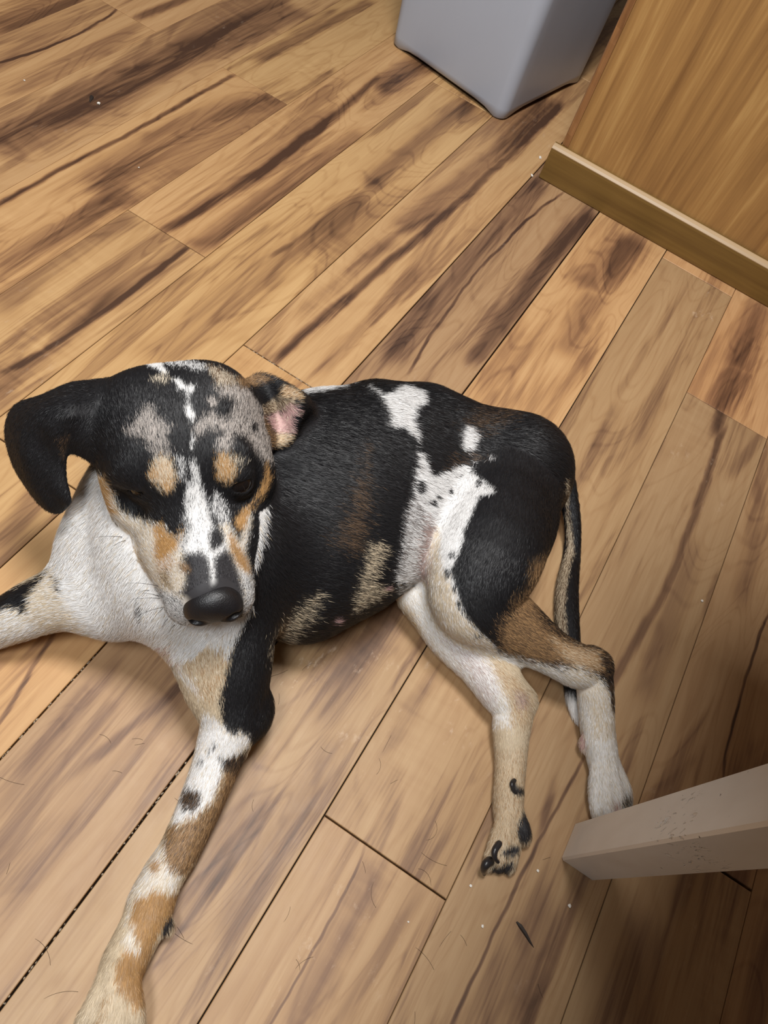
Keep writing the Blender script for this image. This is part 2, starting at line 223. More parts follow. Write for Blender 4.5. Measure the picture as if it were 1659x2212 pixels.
# coat patches: fur colour, second hair colour, its share, edge softness in mm, body regions, outline on the skin, outward axis, depth range
COAT = [
 ('white','cream',.08,4,(0,2,1,),[[.2277,.3535,.115],[.2487,.3083,.1194],[.2441,.2735,.1505],[.2405,.186,.1794],[.3125,.1756,.1715],[.3134,.1655,.1731],[.2924,.1514,.1769],[.2702,.1381,.1826],[.2408,.1239,.1767],[.2269,.1194,.1651],[.2158,.1088,.142],[.2004,.1059,.1238],[.1914,.1065,.1164],[.182,.1045,.1085],[.1723,.1087,.102],[.1506,.1099,.084],[.1598,.1501,.0795],[.1524,.1786,.0673],[.1435,.2193,.0648],[.1135,.2624,.0319],[.1641,.2797,.0822]],[-.337,-.281,.899],-.086,.067),
 ('cream','white',.35,5,(0,2,1,),[[.1481,.2784,.0781],[.1639,.2787,.0832],[.1671,.2708,.0943],[.1613,.2614,.0956],[.1504,.2497,.0907],[.1451,.2312,.085],[.1444,.2174,.0758],[.1375,.2344,.0541],[.1295,.2514,.0451],[.1258,.2652,.0641],[.1354,.2734,.0741]],[-.214,-.375,.902],-.038,.029),
 ('lt','pink',.3,4,(0,1,),[[.1563,.1718,.076],[.1644,.15,.1036],[.1566,.1352,.0875],[.1591,.1462,.0852]],[-.248,-.235,.94],-.028,.026),
 ('black','white',.15,3,(0,2,1,),[[.1617,.2631,.0951],[.1618,.2612,.0962],[.1577,.2557,.0953],[.1514,.2493,.0918],[.1531,.2538,.0921],[.156,.2582,.0929]],[-.234,-.384,.893],-.014,.014),
 ('dgrey','white',.5,3,(0,),[[.1715,.1837,.1406],[.1688,.1761,.1357],[.1619,.1753,.1197],[.1648,.18,.1287]],[-.273,-.292,.917],-.02,.018),
 ('black','black',0,3,(2,0,),[[.1298,.329,.0538],[.1286,.3105,.0512],[.1328,.3061,.0545],[.1426,.3003,.0594],[.1506,.2874,.0715],[.1644,.2776,.0849],[.1503,.275,.0809],[.1396,.2751,.0762],[.1289,.2683,.0687],[.1277,.2722,.0682],[.1273,.282,.0677],[.1239,.2869,.0648],[.1194,.2868,.0623],[.1175,.2948,.0585],[.1036,.3133,.0386]],[-.188,-.413,.891],-.07,.03),
 ('white','cream',.35,5,(2,),[[.1019,.3198,.0328],[.1175,.2948,.0585],[.1239,.2869,.0648],[.1271,.2805,.0678],[.1278,.2688,.0678],[.1272,.2606,.0628],[.1287,.2538,.054],[.1155,.2671,.0399],[.1002,.2828,.0202],[.078,.3028,.0087]],[-.161,-.396,.904],-.073,.033),
 ('black','black',0,4,(1,0,),[[.2351,.0962,.1312],[.215,.1092,.1417],[.2035,.1083,.1288],[.1898,.1071,.1153],[.1784,.1035,.1054],[.1636,.0994,.0932],[.1558,.0931,.084],[.1469,.0835,.071],[.1443,.0735,.066],[.1509,.0672,.0655],[.1521,.0595,.0569],[.154,.0537,.0413],[.166,.034,.0377],[.2025,.0526,.0584],[.2373,.0861,.0935]],[-.282,-.128,.951],-.09,.052),
 ('black','black',0,3,(1,0,),[[.3134,.1655,.1731],[.2924,.1514,.1769],[.2702,.1381,.1826],[.2408,.1239,.1767],[.2269,.1194,.1651],[.2158,.1088,.142],[.2004,.1059,.1238],[.1851,.1052,.1111],[.2351,.0656,.0382],[.2874,.0884,.1436],[.3299,.1503,.1754]],[-.414,-.196,.889],-.112,.045),
 ('cream','fawn',.3,6,(1,),[[.1649,.1554,.089],[.1783,.1301,.1096],[.1848,.1131,.1119],[.1807,.1053,.1076],[.1636,.0994,.0932],[.1544,.0977,.085],[.15,.1053,.0826],[.1553,.1229,.0897]],[-.265,-.185,.947],-.049,.023),
 ('white','cream',.1,3,(1,),[[.1442,.1028,.0725],[.147,.0916,.0741],[.1462,.0818,.0699],[.1443,.0735,.066],[.1503,.0667,.0649],[.1539,.0597,.0578],[.1491,.0568,.0511],[.1371,.0606,.0532],[.1231,.0611,.0479],[.1094,.0583,.0424],[.098,.055,.0379],[.0879,.0583,.0372],[.0794,.0627,.0353],[.0704,.0689,.0297],[.077,.0766,.0219],[.1039,.0844,.0289],[.1229,.0903,.0407]],[-.183,-.108,.977],-.054,.03),
 ('fawn','brown',.45,5,(1,),[[.1231,.0611,.0479],[.1341,.0555,.045],[.1448,.049,.0376],[.1277,.0407,.0315],[.0931,.0393,.0205],[.0683,.0382,.0162],[.048,.0379,.0079],[.0403,.0511,.0302],[.05,.0646,.0273],[.0658,.0756,.0196],[.0712,.0673,.0312],[.0794,.0627,.0353],[.0884,.0576,.0371],[.0998,.0553,.0384],[.1105,.0569,.0416]],[-.134,-.081,.988],-.051,.024),
 ('brown','black',.55,3,(1,),[[.1282,.0674,.0535],[.1415,.058,.0516],[.1477,.0555,.0473],[.1405,.0518,.0384],[.1284,.0532,.0393],[.122,.0613,.0477]],[-.203,-.087,.975],-.046,.02),
 ('brown','black',.5,3,(1,),[[.0888,.0793,.026],[.0983,.08,.0334],[.0983,.0732,.0394],[.0999,.0667,.0417],[.093,.0623,.0393],[.0851,.0628,.0369],[.0842,.0733,.0322]],[-.139,-.107,.985],-.045,.017),
 ('dgrey','white',.3,2,(1,),[[.133,.0772,.0589],[.1316,.0768,.0578],[.1303,.0777,.0568],[.1298,.0793,.0561],[.1302,.0811,.0562],[.1314,.082,.057],[.1328,.0817,.0583],[.1337,.0804,.0594],[.1338,.0786,.0596]],[-.202,-.122,.972],-.036,.013),
 ('dgrey','white',.3,2,(1,),[[.1279,.0679,.0535],[.1266,.0675,.0528],[.1254,.0682,.0523],[.1248,.0696,.0524],[.1251,.071,.0529],[.1261,.0718,.0536],[.1274,.0716,.0543],[.1283,.0705,.0546],[.1285,.069,.0543]],[-.194,-.106,.975],-.036,.013),
 ('dgrey','white',.3,2,(1,),[[.1189,.0786,.0484],[.1175,.0782,.0476],[.1163,.079,.0465],[.1159,.0807,.0452],[.1164,.0824,.0444],[.1177,.0833,.0446],[.119,.0831,.0458],[.1198,.0817,.0474],[.1198,.08,.0483]],[-.178,-.122,.976],-.037,.014),
 ('dgrey','white',.3,2,(1,),[[.1271,.0784,.0542],[.1263,.0781,.0536],[.1256,.0786,.053],[.1253,.0796,.0525],[.1255,.0806,.0524],[.1262,.0812,.0527],[.127,.081,.0535],[.1276,.0802,.0541],[.1276,.0792,.0544]],[-.193,-.121,.974],-.036,.013),
 ('brown','fawn',.4,3,(1,),[[.0676,.0712,.0261],[.0725,.0684,.0309],[.0694,.0636,.0324],[.0638,.0636,.0308]],[-.102,-.1,.99],-.039,.014),
 ('lt','white',.4,4,(1,),[[.0479,.0733,.0167],[.0568,.0703,.0227],[.0445,.0578,.0301],[.0437,.0474,.0286],[.0437,.0421,.0243],[.0324,.0395,.0239],[.0261,.0544,.032],[.0147,.0555,.0321],[.0128,.0688,.0188],[.0341,.0705,.0188]],[-.053,-.086,.995],-.045,.021),
 ('fawn','tan',.4,3,(1,),[[.0407,.068,.0238],[.0438,.0638,.0277],[.0406,.0596,.0298],[.0343,.0591,.0301],[.0362,.0641,.0276]],[-.059,-.094,.994],-.04,.015),
 ('fawn','tan',.45,3,(1,),[[.0143,.0622,.0282],[.02,.0536,.0327],[.024,.0543,.0323],[.0274,.0483,.0315],[.0282,.0421,.0283],[.0357,.0376,.0173],[.022,.0329,.0162],[.0074,.0322,.0251],[-.0038,.0299,.0225],[-.0153,.0259,.0154],[-.0295,.016,.0241],[-.0397,.0115,.0263],[-.0416,.0171,.0293],[-.0374,.0231,.0304],[-.0375,.0311,.0326],[-.0347,.0385,.0328],[-.0287,.0428,.033],[-.0202,.0454,.031],[-.0154,.0453,.0306],[-.0131,.0404,.0306],[-.0114,.0353,.0287],[-.0085,.0384,.0301],[-.0063,.0462,.0311],[-.0016,.0538,.0291],[.007,.0586,.0287]],[.01,-.058,.998],-.047,.017),
 ('lt','white',.3,3,(1,),[[-.0028,.0546,.0283],[-.0009,.049,.0311],[-.0067,.0458,.031],[-.0093,.0386,.0301],[-.0125,.036,.0291],[-.0147,.0442,.0308],[-.0129,.0492,.0298]],[.013,-.068,.998],-.037,.013),
 ('lt','white',.3,3,(1,),[[.0171,.0691,.0157],[.022,.0674,.023],[.0191,.0627,.0284],[.0107,.0609,.0282],[-.0001,.0561,.028],[-.003,.0562,.027],[.0084,.0627,.0251]],[-.016,-.093,.996],-.045,.016),
 ('fawn','cream',.4,3,(1,),[[-.0444,.0384,.0316],[-.0432,.0352,.0324],[-.0476,.033,.0322],[-.0496,.0363,.0313]],[.07,-.054,.996],-.036,.013),
 ('fawn','cream',.4,3,(1,),[[-.0547,.0352,.03],[-.0527,.0319,.0315],[-.0567,.0301,.0308],[-.0627,.0316,.0279],[-.0618,.0342,.0271]],[.087,-.049,.995],-.038,.014),
 ('pad','pad',0,1,(1,),[[.0153,.0334,.0246],[.0182,.0316,.0192],[.0147,.0278,.0192],[.0067,.0266,.0188],[.0055,.0307,.0232],[.01,.0326,.0253]],[-.018,-.045,.999],-.038,.016),
 ('white','white',0,2.5,(0,),[[.4206,.2081,.1476],[.4419,.1932,.1472],[.4638,.1792,.1414],[.4616,.1711,.1441],[.4459,.1766,.1483],[.4259,.1842,.1553],[.4133,.1925,.1564],[.4064,.1974,.157]],[-.604,-.261,.753],-.033,.032),
 ('white','grey',.06,2.5,(0,),[[.4641,.1578,.1487],[.4613,.1487,.1538],[.4592,.1388,.1574],[.4667,.1334,.1565],[.4805,.1341,.1513],[.4942,.1327,.1442],[.4974,.1259,.1442],[.5,.1106,.146],[.4862,.1032,.1518],[.4711,.1048,.1567],[.46,.1029,.1593],[.4508,.1005,.1608],[.441,.09,.1602],[.4315,.0837,.1594],[.4325,.0913,.1613],[.4345,.1011,.1631],[.4231,.1136,.1661],[.4327,.1167,.1649],[.4405,.124,.1637],[.4482,.1332,.1613],[.4548,.1411,.1581]],[-.642,-.166,.749],-.047,.043),
 ('white','grey',.06,2,(0,4,),[[.4872,.0588,.147],[.4957,.0542,.1457],[.4912,.0417,.1441],[.4834,.0413,.144],[.4731,.0378,.1425],[.463,.0449,.1435],[.4726,.0533,.1463]],[-.659,-.065,.75],-.021,.023),
 ('brown','black',.6,12,(0,4,),[[.4919,.0612,.1469],[.5226,.0584,.1395],[.5601,.0385,.1252],[.5423,.0232,.1395],[.5026,.0373,.143],[.4957,.044,.1442],[.4999,.0538,.1452]],[-.682,-.06,.728],-.053,.032),
 ('brown','black',.7,8,(0,4,),[[.4509,.0525,.1464],[.463,.0449,.1435],[.472,.0359,.1419],[.4743,.0224,.1411],[.455,.0358,.1396],[.4315,.0483,.1441]],[-.639,-.056,.767],-.023,.029),
 ('white','grey',.08,3,(0,4,3,),[[.4243,.0788,.1582],[.427,.074,.1563],[.4184,.0659,.153],[.4159,.056,.1479],[.4261,.0503,.145],[.4382,.0442,.1421],[.4444,.044,.1422],[.4535,.0374,.1399],[.4647,.0267,.14],[.4722,.019,.1413],[.4799,.0184,.1422],[.4803,.012,.1434],[.4754,.0055,.1449],[.466,.0009,.1476],[.4682,-.0099,.1499],[.4707,-.0168,.15],[.4581,-.0119,.1512],[.4523,-.0036,.15],[.4432,-.0021,.1505],[.4344,-.0057,.1522],[.4286,.0006,.1495],[.4209,.0028,.1478],[.4082,.0009,.1477],[.3968,.0006,.1445],[.3862,-.0005,.1412],[.3742,-.0068,.1382],[.3638,-.0081,.1312],[.3579,-.0077,.1255],[.3485,-.0175,.1211],[.3405,-.0295,.1148],[.3343,-.0416,.1056],[.3356,-.063,.0942],[.3437,-.0873,.0687],[.3288,-.0526,.077],[.3299,-.027,.0834],[.3577,.0022,.0613],[.3334,.0256,.0917],[.3261,.0318,.1006],[.3399,.0362,.1157],[.3523,.0437,.1288],[.3692,.0551,.1424],[.3851,.0589,.1471],[.3942,.0647,.1513],[.4047,.07,.1546]],[-.585,-.018,.811],-.049,.04),
 ('grey','white',.45,6,(0,4,3,),[[.3726,.0564,.1438],[.3878,.0567,.1459],[.3847,.0426,.135],[.3718,.0375,.1274],[.358,.0376,.1235],[.3428,.0269,.101],[.334,.0275,.0972],[.3322,.0343,.1092],[.3514,.0444,.1294]],[-.534,-.06,.844],-.021,.022),
 ('cream','white',.3,5,(4,0,),[[.3861,.0278,.1219],[.3894,.0194,.1226],[.3614,.0035,.1168],[.3514,-.0099,.1195],[.3413,-.0228,.1137],[.3345,-.039,.1063],[.3354,-.0636,.0929],[.3437,-.0873,.0687],[.3428,-.097,.0545],[.3338,-.077,.0544],[.3299,-.0497,.0511],[.3351,-.0224,.0536],[.3525,.007,.0591],[.3638,.0151,.0992],[.3765,.0222,.1138]],[-.504,.036,.863],-.064,.038),
 ('skin','grey',.3,8,(0,3,4,),[[.3851,.0383,.1314],[.3864,.0296,.1235],[.3767,.0219,.1138],[.3642,.0131,.101],[.3551,.0058,.0894],[.3603,.011,.0694],[.3536,.02,.092],[.3614,.0283,.1126],[.3737,.036,.1263]],[-.533,-.033,.846],-.039,.025),
 ('white','white',0,3,(4,),[[.3894,.0194,.1226],[.3918,.0033,.1408],[.3759,-.0058,.1386],[.3622,-.0083,.1299],[.3612,-.0012,.1229],[.3714,.0097,.1192]],[-.555,-.004,.832],-.048,.02),
 ('black','white',.12,1.2,(0,4,),[[.4664,.0032,.1466],[.4619,.0027,.1473],[.4588,.0042,.1467],[.4584,.0072,.1453],[.4607,.0102,.1438],[.4647,.0119,.1431],[.4686,.0114,.1432],[.4707,.009,.144],[.4699,.0057,.1452]],[-.647,-.01,.762],-.017,.017),
 ('black','white',.12,1.2,(0,4,),[[.4456,.0114,.143],[.4417,.0106,.1438],[.4395,.0114,.1432],[.4398,.0135,.1417],[.4425,.0158,.1399],[.4459,.0173,.1393],[.4489,.0173,.1396],[.4502,.0158,.1404],[.449,.0134,.1416]],[-.628,-.02,.778],-.016,.017),
 ('black','white',.12,1.2,(0,4,),[[.4231,.0316,.1335],[.4211,.031,.1328],[.4192,.0315,.1327],[.4181,.033,.1332],[.4184,.0347,.1342],[.42,.0359,.1352],[.4222,.036,.1355],[.4239,.0349,.1351],[.4243,.0332,.1343]],[-.602,-.048,.797],-.014,.014),
 ('black','white',.12,1.2,(0,4,),[[.4091,.0396,.1364],[.4077,.0393,.1361],[.4058,.0401,.1364],[.4043,.0414,.1373],[.404,.0428,.1383],[.4049,.0435,.139],[.4067,.0432,.1389],[.4084,.0421,.1383],[.4094,.0407,.1373]],[-.59,-.06,.805],-.014,.014),
 ('black','white',.12,1.2,(0,4,),[[.4016,.0551,.1465],[.3974,.0535,.145],[.3933,.0542,.145],[.3913,.0568,.1464],[.3922,.0602,.1486],[.3958,.0627,.1504],[.4003,.0633,.151],[.4036,.0616,.1503],[.4041,.0583,.1485]],[-.588,-.086,.804],-.015,.016),
 ('black','white',.12,1.2,(0,4,),[[.4021,.0384,.1346],[.4,.0382,.1341],[.3971,.0395,.1348],[.3947,.0417,.1362],[.394,.0438,.1377],[.3952,.0448,.1386],[.3978,.0442,.1386],[.4006,.0423,.1376],[.4023,.04,.136]],[-.582,-.061,.811],-.016,.015),
 ('black','white',.12,1.2,(0,4,),[[.4414,.0341,.1371],[.4405,.034,.137],[.4394,.0346,.137],[.4386,.0355,.1373],[.4385,.0364,.1377],[.4392,.0369,.138],[.4403,.0366,.138],[.4413,.0358,.1378],[.4418,.0349,.1374]],[-.621,-.05,.782],-.013,.013),
 ('black','white',.12,1.2,(0,4,),[[.3689,-.0038,.1327],[.3674,-.004,.1314],[.3664,-.0026,.1294],[.3665,-.0003,.1273],[.3675,.0019,.1261],[.3691,.0028,.1266],[.3703,.0022,.1285],[.3707,.0002,.1309],[.3702,-.0022,.1325]],[-.548,.001,.836],-.015,.014),
 ('black','white',.12,1.2,(0,4,),[[.3557,-.0086,.1239],[.3535,-.0095,.1219],[.3522,-.0089,.1197],[.3525,-.0069,.1181],[.3542,-.0045,.1178],[.3564,-.0029,.1191],[.3582,-.0027,.1213],[.3588,-.0041,.1234],[.3578,-.0064,.1244]],[-.529,.009,.849],-.014,.014),
 ('black','white',.12,1.2,(0,4,),[[.3462,-.0202,.1196],[.3451,-.0207,.1183],[.3443,-.0204,.1171],[.3443,-.0193,.1164],[.345,-.018,.1167],[.3461,-.017,.1178],[.3472,-.0169,.1191],[.3476,-.0176,.12],[.3472,-.0189,.1203]],[-.516,.028,.856],-.013,.013),
 ('black','white',.12,1.2,(0,4,),[[.3396,-.0309,.1139],[.338,-.0319,.1117],[.3368,-.0315,.1098],[.3366,-.0299,.1091],[.3376,-.0278,.11],[.3392,-.0263,.1119],[.3407,-.026,.1141],[.3414,-.0271,.1154],[.341,-.029,.1153]],[-.504,.043,.862],-.014,.014),
 ('black','white',.12,1.2,(0,4,),[[.3363,-.0369,.1096],[.3355,-.0374,.1081],[.3348,-.0369,.1068],[.3345,-.0357,.1063],[.3348,-.0344,.1069],[.3356,-.0335,.1081],[.3364,-.0335,.1096],[.3369,-.0344,.1105],[.3369,-.0357,.1105]],[-.498,.052,.866],-.013,.013),
 ('black','white',.12,1.2,(0,4,),[[.3353,-.0423,.1071],[.3346,-.0427,.1059],[.334,-.0423,.1049],[.3337,-.0414,.1046],[.334,-.0403,.1051],[.3346,-.0396,.1062],[.3352,-.0395,.1074],[.3357,-.0402,.1081],[.3357,-.0413,.108]],[-.495,.061,.867],-.013,.013),
 ('black','white',.12,1.2,(0,4,),[[.3346,-.0632,.0914],[.3339,-.0629,.0898],[.3325,-.061,.0883],[.3313,-.0584,.0875],[.3306,-.0562,.0879],[.3307,-.0555,.0894],[.3316,-.0567,.0914],[.333,-.0591,.0927],[.3343,-.0617,.0926]],[-.482,.086,.872],-.014,.014),
 ('brown','black',.45,12,(0,),[[.3544,.1043,.1673],[.3594,.0995,.1659],[.3488,.0903,.161],[.3257,.0769,.149],[.3134,.0693,.1395],[.3037,.0777,.1425],[.3013,.0905,.1502],[.3135,.0931,.1554],[.3331,.0961,.1613]],[-.516,-.139,.845],-.02,.022),
 ('brown','black',.7,8,(0,),[[.3859,.1205,.1717],[.392,.115,.1701],[.3587,.1002,.1661],[.3544,.1043,.1673]],[-.572,-.169,.803],-.023,.022),
 ('cream','black',.4,6,(0,),[[.3221,.066,.14],[.3329,.0576,.1366],[.3319,.0514,.1305],[.3155,.0482,.1193],[.3098,.045,.1114],[.3154,.0348,.0974],[.3213,.0303,.0928],[.2997,.0388,.088],[.2852,.0446,.0835],[.2884,.053,.1076],[.3036,.0589,.1254]],[-.472,-.073,.879],-.032,.03),
 ('cream','black',.5,7,(0,1,),[[.2582,.0824,.1203],[.2663,.0746,.1183],[.2518,.0719,.0952],[.2407,.0795,.0622],[.2111,.079,.0814],[.2107,.0826,.0967],[.2324,.0877,.1013],[.2458,.0854,.1105]],[-.371,-.125,.92],-.062,.025),
 ('pink','dgrey',.3,2,(0,),[[.2724,.0508,.0829],[.2714,.0507,.0801],[.2689,.0521,.0803],[.2663,.0543,.0833],[.265,.0563,.0871],[.2654,.0572,.0903],[.2672,.0565,.0917],[.2697,.0546,.0905],[.2717,.0523,.0871]],[-.404,-.081,.911],-.018,.018),
 ('pink','dgrey',.3,2,(0,),[[.321,.0308,.0937],[.32,.0305,.0917],[.3179,.0315,.0919],[.3158,.0332,.0941],[.3147,.035,.0971],[.3151,.0358,.0995],[.3168,.0355,.1003],[.319,.034,.0992],[.3206,.0322,.0967]],[-.47,-.049,.881],-.017,.016),
 ('black','black',0,3,(4,0,),[[.4549,.0369,.1399],[.5504,-.0378,.1353],[.5288,-.0824,.0804],[.4523,-.0926,.1032],[.3995,-.0985,.0846],[.3722,-.087,.0983],[.3465,-.0865,.0809],[.3435,-.0872,.0642],[.3391,-.074,.0835],[.334,-.0494,.1028],[.3381,-.0354,.1123],[.3467,-.0237,.1216],[.3563,-.008,.1241],[.3687,-.0054,.1337],[.3807,-.0032,.1398],[.3907,.002,.1414],[.4052,.0031,.1456],[.4274,.007,.1458],[.4387,-.0051,.152]],[-.568,.055,.821],-.19,.051),
 ('cream','white',.4,3,(4,),[[.3645,-.1432,.0553],[.3714,-.1688,.055],[.3772,-.19,.0495],[.3955,-.2059,.0455],[.3281,-.27,.0217],[.2846,-.2945,-.0025],[.2634,-.2601,-.0074],[.3243,-.2122,.0078]],[-.436,.281,.855],-.059,.045),
 ('brown','fawn',.45,9,(4,),[[.3465,-.0709,.1009],[.3616,-.0733,.1079],[.3713,-.0714,.119],[.3959,-.0816,.1098],[.4074,-.0951,.0858],[.3907,-.0973,.0889],[.3862,-.1088,.0851],[.3909,-.1333,.0729],[.3974,-.1547,.0667],[.4087,-.1723,.0598],[.4057,-.1843,.0593],[.397,-.1924,.0554],[.3845,-.1734,.0635],[.3738,-.151,.065],[.3629,-.1306,.0634],[.3531,-.1098,.0616],[.345,-.0903,.0678],[.3444,-.0786,.0878]],[-.519,.165,.839],-.076,.058),
 ('fawn','brown',.5,8,(4,0,),[[.4009,-.0669,.1376],[.4527,-.0829,.1031],[.4531,-.0945,.1035],[.4153,-.0943,.1135],[.4085,-.097,.0863],[.3908,-.0804,.112]],[-.581,.119,.805],-.06,.048),
 ('fawn','cream',.4,7,(4,),[[.3797,-.1221,.0794],[.3921,-.145,.0696],[.4087,-.1723,.0598],[.4089,-.1805,.0592],[.3982,-.1877,.0583],[.3762,-.1564,.0651],[.3755,-.1386,.0705]],[-.518,.209,.829],-.055,.037),
 ('brown','black',.6,4,(4,),[[.4039,-.1738,.0619],[.4141,-.1841,.0556],[.4066,-.1936,.0535],[.3895,-.2009,.0497],[.3922,-.1912,.0556],[.3949,-.1817,.0613]],[-.517,.242,.821],-.043,.02),
 ('cream','white',.4,6,(4,),[[.3687,-.1453,.0622],[.3771,-.1589,.0651],[.3849,-.1795,.0603],[.3861,-.1971,.0516],[.3714,-.2178,.0363],[.3506,-.2265,.0324],[.3402,-.2066,.0222],[.3604,-.1909,.0315],[.3753,-.1763,.0267]],[-.479,.245,.843],-.063,.039),
 ('white','lt',.4,5,(4,),[[.3444,-.0893,.0637],[.3541,-.1121,.0618],[.3619,-.1296,.0624],[.3683,-.1493,.0597],[.3699,-.1711,.0468],[.367,-.1874,.0384],[.3516,-.2041,.0338],[.3373,-.2123,.0264],[.3402,-.2053,.0195],[.3696,-.1797,.0247],[.3626,-.1583,.035],[.3577,-.1335,.0404],[.3458,-.1085,.048],[.3387,-.0903,.055]],[-.471,.202,.859],-.078,.047),
 ('white','lt',.3,5,(4,),[[.342,-.2042,.0202],[.3452,-.2149,.0333],[.3576,-.2346,.0275],[.3409,-.2487,.023],[.3211,-.2692,.0183],[.2951,-.271,.0136],[.2798,-.2518,.0024],[.3034,-.2252,.0151]],[-.412,.306,.858],-.053,.027),
 ('pink','lt',.3,1.5,(4,),[[.3432,-.1996,.0151],[.3454,-.2022,.0226],[.3371,-.2088,.0203],[.3318,-.2128,.0168],[.3315,-.2103,.0119],[.3363,-.2045,.013]],[-.431,.264,.863],-.039,.015),
 ('brown','black',.5,2,(4,),[[.3887,-.1936,.0537],[.3959,-.201,.0485],[.379,-.2187,.0329],[.3727,-.2132,.0403],[.3791,-.2051,.0467]],[-.491,.265,.83],-.046,.02),
 ('dgrey','cream',.3,2.5,(4,),[[.3108,-.2582,.0248],[.3185,-.2653,.0199],[.3137,-.2716,.0137],[.3019,-.2625,.0229],[.3012,-.2571,.024]],[-.394,.335,.856],-.049,.02),
 ('pink','lt',.4,2.5,(4,),[[.3006,-.2505,.0253],[.3031,-.2558,.025],[.298,-.2593,.0222],[.2938,-.2558,.0222]],[-.386,.329,.862],-.037,.014),
 ('white','cream',.25,7,(3,0,),[[.3322,.0242,.0857],[.3524,.0155,.0699],[.3627,.0043,.0667],[.3501,-.0055,.0582],[.3383,-.0261,.0519],[.3363,-.0563,.0556],[.3376,-.0876,.0545],[.3212,-.1108,.0491],[.313,-.1251,.0429],[.3015,-.1329,.0374],[.2981,-.1174,.0152],[.3121,-.0875,.0192],[.3271,-.0374,.0236],[.3379,-.0051,.0284],[.3349,.0195,.0632]],[-.456,.067,.888],-.057,.049),
 ('skin','white',.6,12,(3,),[[.3334,-.0368,.0475],[.337,-.046,.0539],[.3369,-.074,.0568],[.3311,-.0867,.0517],[.3184,-.1054,.0467],[.3083,-.1088,.0244],[.3163,-.0853,.0337],[.3256,-.0589,.042]],[-.447,.103,.888],-.049,.019),
 ('tan','cream',.75,6,(3,),[[.3437,.0106,.0425],[.3391,-.0023,.0399],[.3331,-.0177,.0319],[.3362,-.0112,.0251],[.3417,.0057,.0296]],[-.458,.004,.889],-.043,.017),
 ('cream','fawn',.4,7,(3,),[[.3392,-.0833,.0568],[.339,-.1117,.0514],[.335,-.1402,.0412],[.3131,-.149,.0352],[.3024,-.1346,.0382],[.3166,-.1221,.0458],[.325,-.1032,.0505]],[-.442,.164,.882],-.047,.021),
 ('skin','brown',.2,8,(3,),[[.3256,-.1213,.0498],[.3312,-.1301,.0473],[.3249,-.1354,.0448],[.3185,-.1304,.0453]],[-.443,.176,.879],-.038,.016),
 ('cream','fawn',.28,5,(3,),[[.2819,-.1343,.0116],[.2942,-.1589,.0265],[.266,-.1754,.0187],[.243,-.1804,.0222],[.2358,-.1975,.0181],[.1994,-.2021,.0099],[.1828,-.1786,.003],[.2047,-.1661,.0046],[.236,-.1567,.0096]],[-.322,.233,.917],-.043,.03),
 ('pad','pad',0,1.2,(3,),[[.2594,-.157,.0257],[.2631,-.1591,.0264],[.2627,-.1623,.0263],[.2584,-.1633,.0264],[.2634,-.171,.0221],[.262,-.175,.0177],[.2557,-.1718,.0237],[.252,-.1664,.0263],[.253,-.161,.0261]],[-.352,.225,.908],-.044,.016),
 ('pad','dgrey',.4,2,(3,),[[.2448,-.1799,.0215],[.2432,-.1901,.0136],[.238,-.1956,.02],[.2338,-.1971,.0166],[.2249,-.1959,.0151],[.2201,-.1896,.0209],[.2227,-.1828,.0237],[.2308,-.1795,.0236]],[-.316,.257,.914],-.044,.02),
 ('pad','dgrey',.3,1.5,(3,),[[.2029,-.1758,.0221],[.2141,-.1836,.0232],[.2167,-.1888,.0219],[.2111,-.1912,.0202],[.2013,-.1816,.0216]],[-.288,.254,.923],-.039,.016),
 ('pad','dgrey',.3,1.5,(3,),[[.1902,-.1766,.0136],[.1942,-.1822,.0166],[.2038,-.1907,.018],[.2007,-.1948,.014],[.1942,-.1949,.0002],[.1875,-.1835,.0047]],[-.266,.256,.929],-.047,.019),
 ('cream','brown',.5,3,(5,0,),[[.5231,-.0563,.1223],[.5273,-.0585,.1193],[.5631,-.0835,.0399],[.5484,-.1034,.0243],[.5353,-.115,.0165],[.5205,-.1176,.0167],[.4864,-.123,.0211],[.4803,-.1215,.0188],[.4926,-.113,.0087],[.5228,-.1104,.0098],[.5377,-.1065,.0133],[.5628,-.0816,.0384]],[-.621,.117,.775],-.063,.084),
 ('cream','brown',.5,3,(5,),[[.4853,-.1109,.008],[.5043,-.1129,.0088],[.5076,-.1166,.017],[.4797,-.126,.0219],[.4566,-.1334,.0209],[.4415,-.1425,.0213],[.4215,-.1535,.0191],[.4254,-.1445,.0107],[.4506,-.1302,.0118]],[-.558,.157,.815],-.063,.035),
 ('white','white',0,3,(5,),[[.3803,-.1712,.0042],[.3796,-.1804,.0149],[.3714,-.1982,.014],[.3558,-.2066,-.0009],[.3574,-.1932,.002],[.3693,-.1808,.0029]],[-.461,.235,.856],-.039,.018),
 ('roan','black',.36,4,(6,),[[.3008,.2148,.2429],[.3101,.2127,.2413],[.3197,.2086,.2369],[.3283,.2031,.2283],[.3313,.1924,.212],[.3268,.175,.2055],[.3012,.1559,.1962],[.2896,.1604,.2108],[.2886,.1679,.2209],[.2921,.1764,.2248],[.2883,.1812,.2295],[.284,.1835,.232],[.2733,.1783,.2332],[.2672,.1781,.2325],[.2626,.1816,.2319],[.2662,.1863,.2336],[.2781,.1882,.2341],[.2798,.1913,.2345],[.2742,.1942,.2353],[.2719,.1996,.2365],[.267,.1993,.2359],[.2613,.201,.2354],[.2632,.2052,.2369],[.27,.2088,.2388],[.2802,.2061,.2393],[.2852,.2045,.2393],[.285,.199,.237],[.2912,.1945,.2347],[.3037,.1985,.236],[.306,.2022,.2378],[.3039,.2062,.24],[.2995,.2084,.2411]],[-.501,-.334,.798],-.063,.029),
